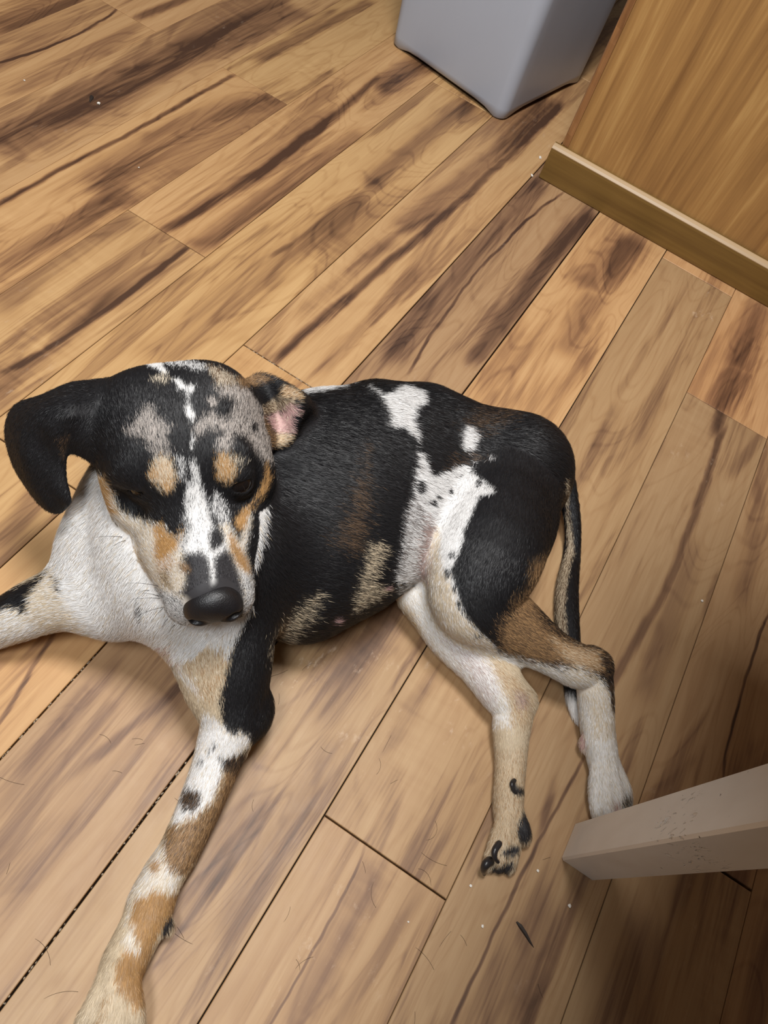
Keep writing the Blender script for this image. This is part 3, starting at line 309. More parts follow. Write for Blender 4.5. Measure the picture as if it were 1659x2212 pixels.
 ('brown','lt',.45,4,(6,),[[.3178,.2352,.2403],[.3244,.2272,.2385],[.3269,.2119,.2344],[.323,.2072,.2346],[.311,.2115,.2408],[.3054,.2166,.2429],[.3111,.2246,.2429]],[-.533,-.369,.761],-.019,.022),
 ('black','black',0,2,(6,),[[.3104,.1797,.2168],[.3076,.1785,.2175],[.3044,.1784,.2191],[.3025,.1794,.2208],[.3025,.1809,.2221],[.3043,.1823,.2226],[.3072,.1829,.2218],[.31,.1825,.2198],[.3114,.1813,.2178]],[-.519,-.306,.798],-.016,.016),
 ('roan','black',.35,2,(6,),[[.2899,.2137,.2423],[.2951,.2104,.2418],[.291,.2054,.24],[.2865,.2074,.2403]],[-.505,-.363,.783],-.014,.014),
 ('roan','black',.36,4,(6,),[[.2598,.2461,.236],[.2622,.2417,.2374],[.2575,.2352,.237],[.2552,.2253,.2372],[.2571,.2197,.2377],[.2491,.2186,.235],[.2444,.2122,.2325],[.2387,.2138,.2298],[.2378,.2218,.2297],[.2395,.2303,.23],[.2384,.2402,.2272],[.2392,.2483,.2252],[.2468,.2453,.2307],[.2533,.2452,.2338]],[-.435,-.406,.804],-.021,.021),
 ('roan','black',.5,4,(6,),[[.2361,.2222,.2287],[.244,.2128,.2324],[.2399,.206,.2295],[.2322,.2138,.226]],[-.423,-.38,.823],-.015,.014),
 ('white','black',.4,3,(6,),[[.3065,.2793,.2228],[.3174,.269,.2273],[.3209,.2564,.2294],[.3182,.2392,.239],[.3134,.2319,.2421],[.3071,.2398,.2413],[.3089,.2478,.2381],[.3053,.2552,.2355],[.3057,.265,.2304]],[-.511,-.417,.752],-.028,.026),
 ('white','white',0,2,(6,),[[.3011,.2845,.2212],[.3082,.2788,.2237],[.3115,.2749,.221],[.2935,.2539,.2376],[.2912,.2557,.2372],[.2962,.2665,.2323],[.2969,.2749,.228]],[-.488,-.439,.754],-.026,.029),
 ('lt','black',.4,3,(6,),[[.2835,.2614,.236],[.2925,.2559,.237],[.29,.2463,.2399],[.2807,.2535,.238]],[-.482,-.428,.764],-.016,.015),
 ('white','white',0,2,(6,),[[.2903,.2457,.2401],[.2925,.242,.2412],[.2893,.2321,.2428],[.293,.227,.2436],[.2875,.2253,.2431],[.2853,.2299,.2426],[.2851,.2351,.2419]],[-.495,-.401,.771],-.019,.017),
 ('white','white',0,2,(6,),[[.2743,.222,.2411],[.2773,.2208,.2415],[.2759,.2161,.2409],[.2736,.2117,.2399],[.2689,.2106,.239],[.2693,.2154,.2398]],[-.479,-.379,.792],-.015,.015),
 ('white','black',.3,2,(6,),[[.285,.2287,.2426],[.2863,.227,.2429],[.2772,.2195,.2414],[.2762,.2208,.2414]],[-.488,-.389,.781],-.015,.015),
 ('white','black',.35,2,(6,),[[.2616,.2048,.2366],[.2606,.2017,.2355],[.2534,.1974,.2325],[.252,.199,.2325]],[-.457,-.357,.814],-.014,.013),
 ('tan','lt',.68,4,(6,),[[.2298,.2143,.2245],[.2373,.2119,.2288],[.2385,.2044,.2285],[.2346,.1982,.225],[.2299,.194,.2207],[.2233,.1946,.2155],[.2214,.1983,.2142],[.2216,.2058,.216],[.2226,.2118,.2184]],[-.407,-.363,.838],-.015,.015),
 ('tan','lt',.15,3,(6,),[[.2232,.2133,.2194],[.2275,.2125,.2227],[.2276,.2083,.2221],[.2231,.207,.2178],[.2224,.2095,.2177]],[-.399,-.373,.838],-.013,.013),
 ('tan','lt',.15,3,(6,),[[.2239,.2002,.2172],[.2288,.1957,.2204],[.2252,.1939,.217],[.222,.1956,.2144]],[-.401,-.35,.846],-.013,.013),
 ('tan','lt',.25,4,(6,),[[.2592,.1807,.2302],[.2637,.1799,.2319],[.2663,.1744,.2312],[.2662,.1689,.2288],[.261,.1648,.2247],[.2543,.1648,.22],[.2515,.1679,.2186],[.2505,.1725,.2201],[.2538,.1774,.2256]],[-.461,-.308,.832],-.013,.013),
 ('lt','black',.5,4,(6,),[[.2669,.1749,.2316],[.2719,.1644,.2264],[.2646,.1643,.2256],[.2638,.1692,.2281]],[-.476,-.3,.827],-.015,.013),
 ('white','black',.5,3,(6,),[[.2428,.2036,.2304],[.2446,.1999,.2303],[.2415,.1952,.2276],[.2331,.1896,.2212],[.2321,.1921,.2215],[.238,.1998,.2273]],[-.427,-.352,.833],-.013,.013),
 ('cream','white',.4,4,(6,),[[.2134,.2639,.1769],[.2176,.2594,.1787],[.2115,.24,.1927],[.2058,.23,.178],[.2052,.2184,.1771],[.2044,.1992,.1901],[.206,.1852,.198],[.2018,.1754,.1971],[.208,.1698,.2033],[.2077,.1653,.2035],[.1947,.1602,.1962],[.1834,.1481,.1913],[.1751,.1395,.1847],[.1747,.1283,.1528],[.1738,.1168,.1528],[.1655,.1318,.1476],[.1621,.1443,.1502],[.1669,.1655,.1559],[.1879,.2007,.1585],[.1978,.2203,.1595],[.2058,.2437,.1565],[.207,.2587,.1729]],[-.334,-.325,.885],-.06,.043),
 ('tan','cream',.15,4,(6,),[[.2128,.2634,.1764],[.2175,.2595,.1771],[.2125,.2451,.1948],[.2116,.2391,.192],[.2067,.2367,.1803],[.2038,.2285,.1753],[.2052,.2387,.1552],[.2092,.2515,.1547],[.2084,.2564,.1735]],[-.344,-.405,.847],-.036,.028),
 ('fawn','cream',.45,3,(6,),[[.2004,.2177,.1625],[.1946,.2074,.1598],[.1868,.1907,.1603],[.1823,.1805,.156],[.1775,.1789,.1535],[.1844,.1933,.1569],[.1943,.2104,.1607]],[-.315,-.329,.89],-.019,.018),
 ('tan','fawn',.1,4,(6,),[[.2034,.194,.1918],[.2066,.1878,.1977],[.2036,.1811,.197],[.2029,.1721,.1992],[.2083,.171,.2033],[.2084,.169,.2036],[.1999,.1675,.1981],[.1921,.172,.188],[.1871,.1769,.1786],[.1909,.183,.1824],[.1967,.1865,.1883]],[-.353,-.315,.881],-.02,.021),
 ('tan','white',.4,4,(6,),[[.1871,.1769,.1786],[.1931,.1707,.1899],[.1918,.1653,.1909],[.1811,.1657,.1727],[.1824,.1722,.1704]],[-.328,-.298,.896],-.02,.021),
 ('brown','fawn',.4,4,(6,),[[.1923,.1605,.194],[.1926,.1533,.1966],[.1898,.1501,.1956],[.1874,.1545,.192],[.1895,.1603,.191]],[-.343,-.28,.897],-.016,.015),
 ('brown','cream',.5,3,(6,),[[.1839,.1745,.173],[.1864,.1676,.1814],[.1769,.1547,.1778],[.1784,.1647,.1684]],[-.317,-.289,.903],-.018,.019),
 ('white','black',.42,4,(6,),[[.1855,.1942,.1581],[.1807,.1813,.1576],[.1791,.1712,.1565],[.1754,.1502,.1802],[.1735,.1382,.1811],[.1744,.1303,.1597],[.1766,.1169,.1564],[.1712,.1125,.1505],[.1643,.1309,.1467],[.1624,.1468,.1505],[.1724,.1706,.1455],[.1777,.1857,.153]],[-.3,-.262,.917],-.03,.037),
 ('white','black',.5,3,(6,),[[.2327,.166,.2097],[.2433,.17,.2135],[.2452,.1638,.2093],[.2406,.1547,.2043],[.2342,.1487,.202],[.2282,.1517,.2034],[.2305,.1589,.2065]],[-.42,-.283,.862],-.015,.014),
 ('cream','white',.5,4,(6,),[[.229,.1533,.2042],[.2342,.1487,.202],[.2314,.1444,.1999],[.2314,.1365,.1942],[.2541,.148,.1968],[.2558,.1446,.1945],[.2485,.1392,.1924],[.2292,.1301,.1878],[.2226,.12,.177],[.2177,.1128,.1716],[.2086,.1054,.163],[.1961,.1024,.1594],[.1907,.1047,.1553],[.2014,.1109,.1776],[.2126,.1229,.184],[.2181,.1361,.1941],[.2209,.1449,.2]],[-.393,-.228,.891],-.021,.022),
 ('tan','fawn',.1,3,(6,),[[.2398,.1485,.2014],[.2491,.1488,.199],[.2557,.1469,.1959],[.2486,.1428,.1956],[.2403,.1399,.1959],[.2364,.1426,.1985]],[-.43,-.254,.867],-.019,.017),
 ('tan','fawn',.2,3,(6,),[[.2928,.1581,.207],[.2888,.1498,.1979],[.2782,.1465,.1953],[.2628,.1452,.1935],[.2525,.1456,.1962],[.2491,.1488,.199],[.2674,.1488,.1962],[.2793,.1512,.2011]],[-.466,-.256,.847],-.021,.023),
 ('fawn','tan',.3,3,(6,),[[.2288,.1456,.2005],[.2296,.1418,.1982],[.2272,.1273,.1847],[.223,.1191,.1755],[.2199,.1204,.1789],[.2178,.128,.187],[.22,.1366,.1943]],[-.395,-.232,.889],-.02,.017),
 ('white','black',.45,4,(6,),[[.216,.1255,.185],[.2216,.118,.175],[.2184,.1103,.163],[.2112,.1065,.1546],[.1947,.1013,.1568],[.1816,.1065,.1543],[.1732,.1184,.1518],[.177,.1193,.1568],[.1943,.1075,.158],[.204,.1107,.1774]],[-.346,-.195,.918],-.024,.024),
 ('white','dgrey',.12,3.5,(6,),[[.2448,.1937,.2284],[.247,.1922,.2287],[.2442,.1853,.2246],[.2401,.1815,.2207],[.2364,.1743,.2147],[.2315,.1671,.2101],[.2274,.1618,.2075],[.2239,.1558,.205],[.2167,.1535,.2037],[.2107,.1477,.2011],[.2177,.1457,.2003],[.2216,.1444,.1997],[.2185,.1398,.1967],[.2072,.1418,.1985],[.1945,.1308,.1944],[.1908,.1322,.1949],[.2003,.1417,.1984],[.2039,.1476,.2005],[.1988,.1583,.1995],[.198,.166,.1971],[.2056,.1658,.2024],[.2132,.1686,.206],[.217,.1748,.2079],[.2259,.1829,.2143],[.2324,.186,.2193],[.2384,.1854,.222]],[-.395,-.292,.871],-.016,.021),
 ('white','black',.55,4,(6,),[[.2023,.1695,.1995],[.2119,.1708,.2054],[.2173,.1772,.2082],[.2174,.1741,.208],[.2137,.1679,.2061],[.2047,.164,.2021],[.1986,.1644,.1981]],[-.376,-.304,.875],-.013,.014),
 ('dgrey','black',.35,4,(6,),[[.1976,.1573,.1989],[.2044,.1523,.2016],[.2017,.1438,.1992],[.1929,.1349,.1959],[.1901,.1296,.1936],[.1964,.1313,.1944],[.2065,.1402,.1978],[.2178,.1403,.1971],[.2189,.1346,.1927],[.2155,.1296,.1888],[.2111,.1207,.1831],[.2029,.1099,.1762],[.19,.1197,.1844],[.1757,.1379,.1857],[.1764,.1478,.1838],[.1834,.1481,.1913],[.1911,.1491,.1965]],[-.357,-.247,.901],-.021,.019),
 ('black','dgrey',.3,3,(6,),[[.2206,.1544,.2043],[.225,.1524,.2037],[.2235,.1459,.2005],[.2183,.144,.1994],[.2112,.146,.2004],[.2141,.1514,.2028]],[-.393,-.268,.88],-.014,.015),
 ('black','black',0,2,(6,),[[.2573,.148,.1961],[.2632,.1479,.1954],[.2708,.1479,.1961],[.2712,.1458,.1943],[.2628,.1452,.1935]],[-.455,-.253,.854],-.015,.016),
 ('black','black',0,2,(6,),[[.1979,.1072,.1685],[.1977,.1084,.1523],[.1884,.109,.1576],[.182,.1142,.1561],[.1769,.1217,.1554],[.1768,.1317,.1479],[.1712,.1344,.1669],[.1719,.1374,.1756],[.1749,.1374,.1839],[.1796,.1344,.1901],[.1856,.1294,.192],[.1918,.1232,.1891],[.1966,.1166,.1832],[.1985,.1107,.1767]],[-.327,-.216,.92],-.045,.03),
 ('brown','fawn',.35,3,(8,6,),[[.3264,.2124,.2348],[.3607,.2238,.2057],[.3658,.2145,.2078],[.3652,.2047,.2081],[.3609,.2077,.2063],[.3549,.2121,.2059],[.3297,.2042,.2279],[.3226,.2047,.2333]],[-.556,-.336,.76],-.031,.041),
 ('fawn','cream',.4,3,(8,),[[.3642,.194,.2088],[.3686,.192,.208],[.3729,.1845,.2053],[.3718,.1773,.2041],[.3642,.1739,.2074],[.3599,.1792,.2087],[.3573,.1864,.2068],[.3573,.1913,.206]],[-.575,-.291,.765],-.018,.018),
 ('brown','cream',.35,3,(8,),[[.3327,.1962,.2076],[.3445,.1956,.2032],[.3556,.1924,.2035],[.3599,.1792,.2087],[.3561,.1774,.2057],[.3532,.1851,.1987],[.349,.1877,.1932],[.3338,.1882,.2059],[.3309,.1924,.2076]],[-.552,-.3,.778],-.022,.023),
 ('pink','lt',.12,3,(8,),[[.3323,.1872,.2058],[.351,.1867,.1937],[.354,.1834,.2011],[.3567,.1779,.2064],[.3574,.1712,.2039],[.3565,.1695,.2011],[.3524,.1733,.1994],[.3482,.1695,.1926],[.3445,.1668,.1875],[.3413,.1696,.1867],[.3364,.1769,.187],[.3311,.1806,.1978]],[-.551,-.28,.786],-.032,.024),
 ('cream','fawn',.4,3,(8,),[[.3354,.1775,.1875],[.3416,.1698,.1869],[.3452,.1666,.187],[.3411,.1651,.1829],[.3336,.1667,.1816],[.3262,.1706,.1842],[.3316,.1733,.1856]],[-.533,-.269,.802],-.015,.017),
 ('brown','fawn',.3,3,(8,),[[.3306,.1897,.2069],[.3302,.1814,.1997],[.3355,.1769,.1871],[.3316,.1733,.1856],[.3262,.1706,.1842],[.3194,.1722,.1858],[.3196,.1769,.1942]],[-.525,-.284,.802],-.02,.022),
 ('brown','black',.6,3,(7,),[[.2169,.2945,.2015],[.2231,.2895,.2044],[.2167,.2892,.1886],[.2126,.2889,.1829],[.2149,.2905,.1895]],[-.352,-.471,.809],-.018,.019),
]
WHISKERS = [[[.1785,.1703,.165],[.1729,.1798,.169],[.1674,.1892,.165]], [[.1737,.165,.1584],[.1664,.1745,.1612],[.1591,.184,.1561]], [[.1771,.1698,.15],[.1737,.1758,.155],[.1703,.1817,.1519]], [[.1684,.1567,.1631],[.1607,.1627,.1652],[.1529,.1687,.1593]], [[.1678,.1574,.161],[.1616,.1576,.1634],[.1553,.1579,.1577]], [[.166,.1518,.1524],[.1614,.1513,.1557],[.1568,.1509,.1511]], [[.1653,.1447,.1524],[.1608,.1443,.1558],[.1562,.1439,.1511]], [[.1971,.221,.1578],[.1905,.2295,.161],[.1838,.238,.1561]], [[.196,.2166,.1588],[.1903,.219,.1618],[.1845,.2215,.1567]], [[.1774,.1791,.1481],[.1733,.1817,.1522],[.1692,.1844,.1482]], [[.207,.1073,.1333],[.205,.103,.1378],[.2029,.0987,.1343]], [[.2022,.1043,.1677],[.2017,.0998,.1732],[.2013,.0954,.1707]], ]
PLANK_W = .127
FLOOR_V0 = .859
# planks: row, start, end, figure streaks (offset, slope, bend, from, to, half width, strength) in plank space
PLANKS = [
 (-6,-.75,-.201,[]),
 (-6,-.201,.805,[]),
 (-6,.805,1.811,[]),
 (-6,1.811,2.3,[]),
 (-5,-.75,-.1981,[]),
 (-5,-.1981,.8079,[]),
 (-5,.8079,1.8139,[]),
 (-5,1.8139,2.3,[]),
 (-4,-.75,-.4907,[]),
 (-4,-.4907,.5153,[]),
 (-4,.5153,1.5213,[]),
 (-4,1.5213,2.3,[]),
 (-3,-.75,-.7202,[]),
 (-3,-.7202,.2858,[]),
 (-3,.2858,1.2918,[]),
 (-3,1.2918,2.2978,[]),
 (-3,2.2978,2.3,[]),
 (-2,-.75,.0539,[]),
 (-2,.0539,1.0599,[(-.0227,-.1041,0,.2573,.4242,.0255,.413)]),
 (-2,1.0599,2.0659,[]),
 (-2,2.0659,2.3,[]),
 (-1,-.75,-.0072,[]),
 (-1,-.0072,.9988,[(.1065,-.5655,.7741,.2531,.499,.0026,.85)]),
 (-1,.9988,2.0048,[(-.0406,-.0413,0,-.4953,-.359,.0101,.708)]),
 (-1,2.0048,2.3,[]),
 (0,-.75,-.506,[]),
 (0,-.506,.5,[]),
 (0,.5,1.506,[(-.008,-.0647,-.106,-.3923,.2608,.0332,.59),(-.0057,.0299,-.0871,-.429,-.1232,.0064,.413),(.0139,-.0708,0,-.1449,-.1116,.006,.708)]),
 (0,1.506,2.3,[]),
 (1,-.75,.0008,[]),
 (1,.0008,1.0068,[(.05,-.029,.0112,.0233,.4952,.0041,.85),(-.0312,.3041,-.6084,.1358,.5059,.024,.472),(-.0322,-.0596,0,-.0561,.153,.0183,.4956)]),
 (1,1.0068,2.0128,[(.0231,-.041,0,-.4373,-.0974,.0099,.59),(.0457,-.0442,0,-.3255,-.1843,.0167,.3)]),
 (1,2.0128,2.3,[]),
 (2,-.75,-.3707,[]),
 (2,-.3707,.6353,[(.0146,-.2633,.3287,.2124,.4988,.0042,.708),(-.119,.9723,-1.2757,.2723,.4927,.0213,.472),(-.0579,.0802,0,.1756,.3817,.0084,.25)]),
 (2,.6353,1.6413,[(.0013,.0756,.1636,-.4999,.0688,.008,.85),(-.0668,-.0825,-.0701,-.4987,-.1024,.0153,.4956),(-.0059,-.0683,0,.0379,.2043,.0241,.708)]),
 (2,1.6413,2.3,[]),
 (3,-.75,-.7361,[]),
 (3,-.7361,.2699,[(-.1447,.2334,0,.4089,.4952,.014,.472)]),
 (3,.2699,1.2759,[(-.0137,-.0479,.0206,-.3138,.1243,.0232,.3776),(-.0051,-.0969,0,-.0714,-.0379,.0053,.826),(-.0091,-.0092,0,.1684,.5576,.0187,.59),(-.0189,-.0009,0,-.2113,.022,.0106,.3)]),
 (3,1.2759,2.2819,[]),
 (3,2.2819,2.3,[]),
 (4,-.75,-.4602,[]),
 (4,-.4602,.5458,[(-.0457,.2341,0,.0145,.0975,.0023,.59)]),
 (4,.5458,1.5518,[(-.0051,-.0325,.0487,-.4904,.3645,.0071,.85),(.014,-.0655,.199,-.158,.3641,.0219,.531),(.0089,-.0761,0,-.4118,-.209,.0122,.295),(-.0339,-.0006,0,-.4702,-.2296,.009,.3)]),
 (4,1.5518,2.3,[]),
 (5,-.75,-.556,[]),
 (5,-.556,.45,[(.0271,-.1897,0,.1214,.23,.0046,.413),(.0348,.0967,0,.1006,.1735,.0046,.295),(.0275,.083,0,.0571,.2058,.0074,.28),(-.0232,.0256,0,.0021,.1625,.01,.2)]),
 (5,.45,1.456,[(.0255,-.0342,-.3039,-.292,.21,.0023,.767),(.0463,.0093,-.0615,-.2936,.2122,.0194,.413),(-.0497,-.0244,-.0498,-.2232,.2029,.012,.708),(-.0424,.0109,0,.0432,.1637,.0121,.35)]),
 (5,1.456,2.3,[]),
 (6,-.75,-.506,[]),
 (6,-.506,.5,[(-.0107,.0736,0,-.0161,.1384,.0197,.354),(-.008,-.0469,0,.2185,.3498,.0155,.354),(-.0406,.0269,0,.036,.2091,.0134,.3)]),
 (6,.5,1.506,[(.0094,-.1297,0,-.0167,.1523,.0309,.4956),(-.009,.0353,0,-.167,-.0226,.0207,.4956)]),
 (6,1.506,2.3,[]),
 (7,-.75,.1475,[(.1066,-.5164,.7241,.3012,.4357,.0014,.59),(.002,-.047,.1182,.3104,.4383,.0123,.354),(-.0024,-.0791,0,.3268,.4392,.0068,.3)]),
 (7,.1475,1.1535,[(.015,.006,0,.1701,.2959,.0064,.236),(.0077,.0087,0,-.12,.1462,.0106,.295),(-.0414,-.0025,0,-.002,.2108,.0066,.236),(.0091,.0274,0,-.2809,-.1636,.0133,.2596),(-.0515,-.0085,0,-.4944,-.3916,.0046,.177),(.0504,.016,0,-.4221,-.3357,.0064,.2)]),
 (7,1.1535,2.1595,[]),
 (7,2.1595,2.3,[]),
 (8,-.75,-.111,[]),
 (8,-.111,.895,[(-.0224,.062,0,.4627,.5447,.0084,.767),(-.0175,.031,0,.3131,.4701,.0053,.708),(.008,-.1574,.3199,.0271,.3315,.0052,.59),(-.0049,-.1243,-.1765,-.3191,-.0645,.0018,.708),(-.0075,.0682,0,-.2936,-.199,.0131,.354),(.0337,.1499,0,-.1435,-.1124,.0047,.59),(-.0364,.0512,0,.0434,.2592,.0135,.3),(-.0073,-.0438,0,-.3134,-.247,.007,.25)]),
 (8,.895,1.901,[(.0159,.0009,0,-.3943,-.2242,.0235,.59),(.0017,-.013,0,-.5019,-.3983,.0205,.531)]),
 (8,1.901,2.3,[]),
 (9,-.75,-.6932,[]),
 (9,-.6932,.3128,[(.0261,-.0152,0,.3339,.4187,.016,.295),(.0137,-.0348,0,.4537,.5256,.0107,.3)]),
 (9,.3128,1.3188,[(-.0706,-.4802,-.8044,-.4079,-.1983,.0017,.767),(.0379,.0399,0,-.2016,-.0862,.0116,.3)]),
 (9,1.3188,2.3,[]),
 (10,-.75,-.6136,[]),
 (10,-.6136,.3924,[]),
 (10,.3924,1.3984,[]),
 (10,1.3984,2.3,[]),
 (11,-.75,-.513,[]),
 (11,-.513,.493,[]),
 (11,.493,1.499,[]),
 (11,1.499,2.3,[]),
 (12,-.75,-.3293,[]),
 (12,-.3293,.6767,[]),
 (12,.6767,1.6827,[]),
 (12,1.6827,2.3,[]),
 (13,-.75,.0608,[]),
 (13,.0608,1.0668,[]),
 (13,1.0668,2.0728,[]),
 (13,2.0728,2.3,[]),
 (14,-.75,-.4504,[]),
 (14,-.4504,.5556,[]),
 (14,.5556,1.5616,[]),
 (14,1.5616,2.3,[]),
]


# ------------------------------------------------------------------ floor: laminate planks over a dark underlay
def streak_group():
    g = bpy.data.node_groups.new('wood_streak', 'ShaderNodeTree')
    for nm in ('U', 'V', 'Wobble', 'Offset', 'Slope', 'Bend', 'From', 'To', 'Width', 'Strength'):
        g.interface.new_socket(nm, in_out='INPUT', socket_type='NodeSocketFloat')
    g.interface.new_socket('Mask', in_out='OUTPUT', socket_type='NodeSocketFloat')
    n = N(g); i = n.node('NodeGroupInput').outputs; o = n.node('NodeGroupOutput')
    u, v, wob = i[0], i[1], i[2]
    c = n.math('MULTIPLY_ADD', n.math('MULTIPLY_ADD', i[5], u, i[4]), u, i[3])
    d = n.math('SUBTRACT', n.math('ADD', v, wob), c)
    d = n.math('ABSOLUTE', d)
    q = n.math('DIVIDE', d, i[8])
    m = n.smooth(q, 1.6, .25)
    e = n.math('MULTIPLY', n.smooth(n.math('SUBTRACT', u, i[6]), -.03, .015), n.smooth(n.math('SUBTRACT', i[7], u), -.03, .015))
    m = n.math('MULTIPLY', n.math('MULTIPLY', m, e), n.math('MULTIPLY', i[9], .85))
    g.links.new(m, o.inputs[0])
    return g
STREAK = streak_group()
def wood_ramp(n, D, tint=(1, 1, 1)):
    t = lambda c: tuple(lin(c) * np.array(tint)) + (1.0,)
    return n.ramp(D, [(0.0, t((208, 168, 119))), (.3, t((186, 144, 98))), (.6, t((144, 106, 74))), (.85, t((108, 77, 54))), (1.0, t((80, 55, 40)))])
def plank_material(i, streaks, base, tint, seed, fig, WEAR=.3):
    m, n, b = material('laminate_%d' % i)
    co = n.node('ShaderNodeTexCoord').outputs['Object']
    sep = n.node('ShaderNodeSeparateXYZ', ins={0: co}).outputs
    u, v = sep[0], sep[1]
    off = (seed * 7.3, seed * 3.1, seed)
    wobn = n.noise(n.mapping(co, (9, 5, 1), off), 1.0, 3, .6)
    wob = n.math('MULTIPLY', n.math('SUBTRACT', wobn, .5), .016)
    fib = n.noise(n.mapping(co, (7, 190, 1), off), 1.0, 4, .65, .2)
    fibc = n.math('SUBTRACT', fib, .5)
    # long soft bands of darker heartwood
    bandn = n.noise(n.mapping(co, (1.7, 15, 1), off), 1.0, 3.5, .6, .9)
    # growth-ring figure
    ringn = n.noise(n.mapping(co, (2.6, 13, 1), off), 1.0, 1.5, .5, .9)
    ring = n.math('PINGPONG', n.math('MULTIPLY', ringn, 14.0), .5)
    ring = n.math('MULTIPLY', n.smooth(ring, .22, .02), .085 * fig)
    # fine grain lines and cross flecks
    grain = n.noise(n.mapping(co, (14, 420, 1), off), 1.0, 5, .7)
    grain = n.math('MULTIPLY', n.math('SUBTRACT', grain, .5), .22)
    mid = n.noise(n.mapping(co, (4, 70, 1), off), 1.0, 3, .6, .4)
    mid = n.math('MULTIPLY', n.math('ADD', n.math('SUBTRACT', mid, .5), n.math('MULTIPLY', fibc, .5)), .40)
    band = n.smooth(n.math('ADD', bandn, n.math('MULTIPLY', fibc, .22)), .46, .62, 0, .36)
    curl = n.noise(n.mapping(co, (70, 16, 1), off), 1.0, 2, .5, .5)
    curlm = n.smooth(n.noise(n.mapping(co, (4, 9, 1), off), 1.0, 1), .52, .68)
    curl = n.math('MULTIPLY', n.math('MULTIPLY', n.math('SUBTRACT', curl, .45), curlm), .30)
    D = n.math('ADD', n.math('ADD', band, ring), n.math('ADD', curl, base))
    S = None
    for (a, s, c, f, t, w, st) in streaks:
        k = n.node('ShaderNodeGroup', node_tree=STREAK, ins={0: u, 1: v, 2: n.math('ADD', wob, n.math('MULTIPLY', fibc, min(.012, .5 * w + .002))), 3: a, 4: s, 5: c, 6: f, 7: t, 8: max(w, .0012), 9: st}).outputs[0]
        S = k if S is None else n.math('MAXIMUM', S, k)
    if S is not None:
        mod = n.math('ADD', .72, n.math('MULTIPLY', n.noise(n.mapping(co, (12, 90, 1), off), 1.0, 3), .5))
        D = n.math('ADD', D, n.math('MULTIPLY', S, mod))
    D = n.math('ADD', D, n.math('ADD', grain, mid), clamp=True)
    col = wood_ramp(n, D, tint)
    # scuffs and dulled wear on the laminate
    wear = n.noise(n.mapping(co, (45, 80, 1), off), 1.0, 5, .7)
    wearm = n.smooth(n.noise(n.mapping(co, (5, 5, 1), off), 1.0, 2), .5, .75)
    wf = n.math('MULTIPLY', n.smooth(wear, .58, .75), n.math('MULTIPLY', wearm, WEAR))
    col = n.mix(wf, col, rgba((214, 190, 166)))
    n.t.links.new(col, b.inputs['Base Color'])
    n.t.links.new(n.math('ADD', .40, n.math('MULTIPLY', wear, .18)), b.inputs['Roughness'])
    b.inputs['Specular IOR Level'].default_value = .38
    bp = n.node('ShaderNodeBump', ins={'Strength': .12, 'Distance': .0006, 'Height': n.math('ADD', grain, n.math('MULTIPLY', wear, .25))})
    n.t.links.new(bp.outputs[0], b.inputs['Normal'])
    return m
under, _, _ = plain('dark_underlay', (34, 27, 22), .9, .2)
floor = mesh_obj('floor', [(-.75, -1.046, -.009), (2.3, -1.046, -.009), (2.3, 1.62, -.009), (-.75, 1.62, -.009), (-.75, -1.046, -.03), (2.3, -1.046, -.03), (2.3, 1.62, -.03), (-.75, 1.62, -.03)],
                 [(0, 1, 2, 3), (7, 6, 5, 4), (0, 4, 5, 1), (1, 5, 6, 2), (2, 6, 7, 3), (3, 7, 4, 0)], under)
floor['kind'] = 'structure'
floor['label'] = 'worn light maple laminate plank floor'
rng = np.random.default_rng(11)
GAP = {4: .0005, 5: .0008, 6: .0010, 7: .0006, 8: .00035, 3: .00045, 9: .0004}   # half the gap on each row's far edge
PLANK_TINT = {}
def plank(i, row, u0, u1, streaks):
    vt = FLOOR_V0 - row * PLANK_W; vb = vt - PLANK_W
    g0 = GAP.get(row, .0003); g1 = GAP.get(row + 1, .0003); ge = .0005 if row not in (3, 4, 7) else .0008
    if row == 9: ge = .0014
    cu, cv = (u0 + u1) / 2, (vt + vb) / 2
    x0, x1, y0, y1 = u0 + ge - cu, u1 - ge - cu, vb + g1 - cv, vt - g0 - cv
    c = .0006; H = .0085
    verts = [(x0, y0, -H), (x1, y0, -H), (x1, y1, -H), (x0, y1, -H), (x0, y0, -c), (x1, y0, -c), (x1, y1, -c), (x0, y1, -c),
             (x0 + c, y0 + c, 0), (x1 - c, y0 + c, 0), (x1 - c, y1 - c, 0), (x0 + c, y1 - c, 0)]
    faces = [(3, 2, 1, 0), (8, 9, 10, 11)]
    for q in range(4):
        r = (q + 1) % 4
        faces += [(q, r, 4 + r, 4 + q), (4 + q, 4 + r, 8 + r, 8 + q)]
    tv = rng.random(5)
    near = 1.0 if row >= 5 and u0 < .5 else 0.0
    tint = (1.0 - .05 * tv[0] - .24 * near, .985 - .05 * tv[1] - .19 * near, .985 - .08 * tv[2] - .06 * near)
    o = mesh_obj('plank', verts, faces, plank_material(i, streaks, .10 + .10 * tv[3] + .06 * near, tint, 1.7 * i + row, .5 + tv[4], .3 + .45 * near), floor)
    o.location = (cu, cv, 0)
for i, (row, u0, u1, st) in enumerate(PLANKS): plank(i, row, u0, u1, st)

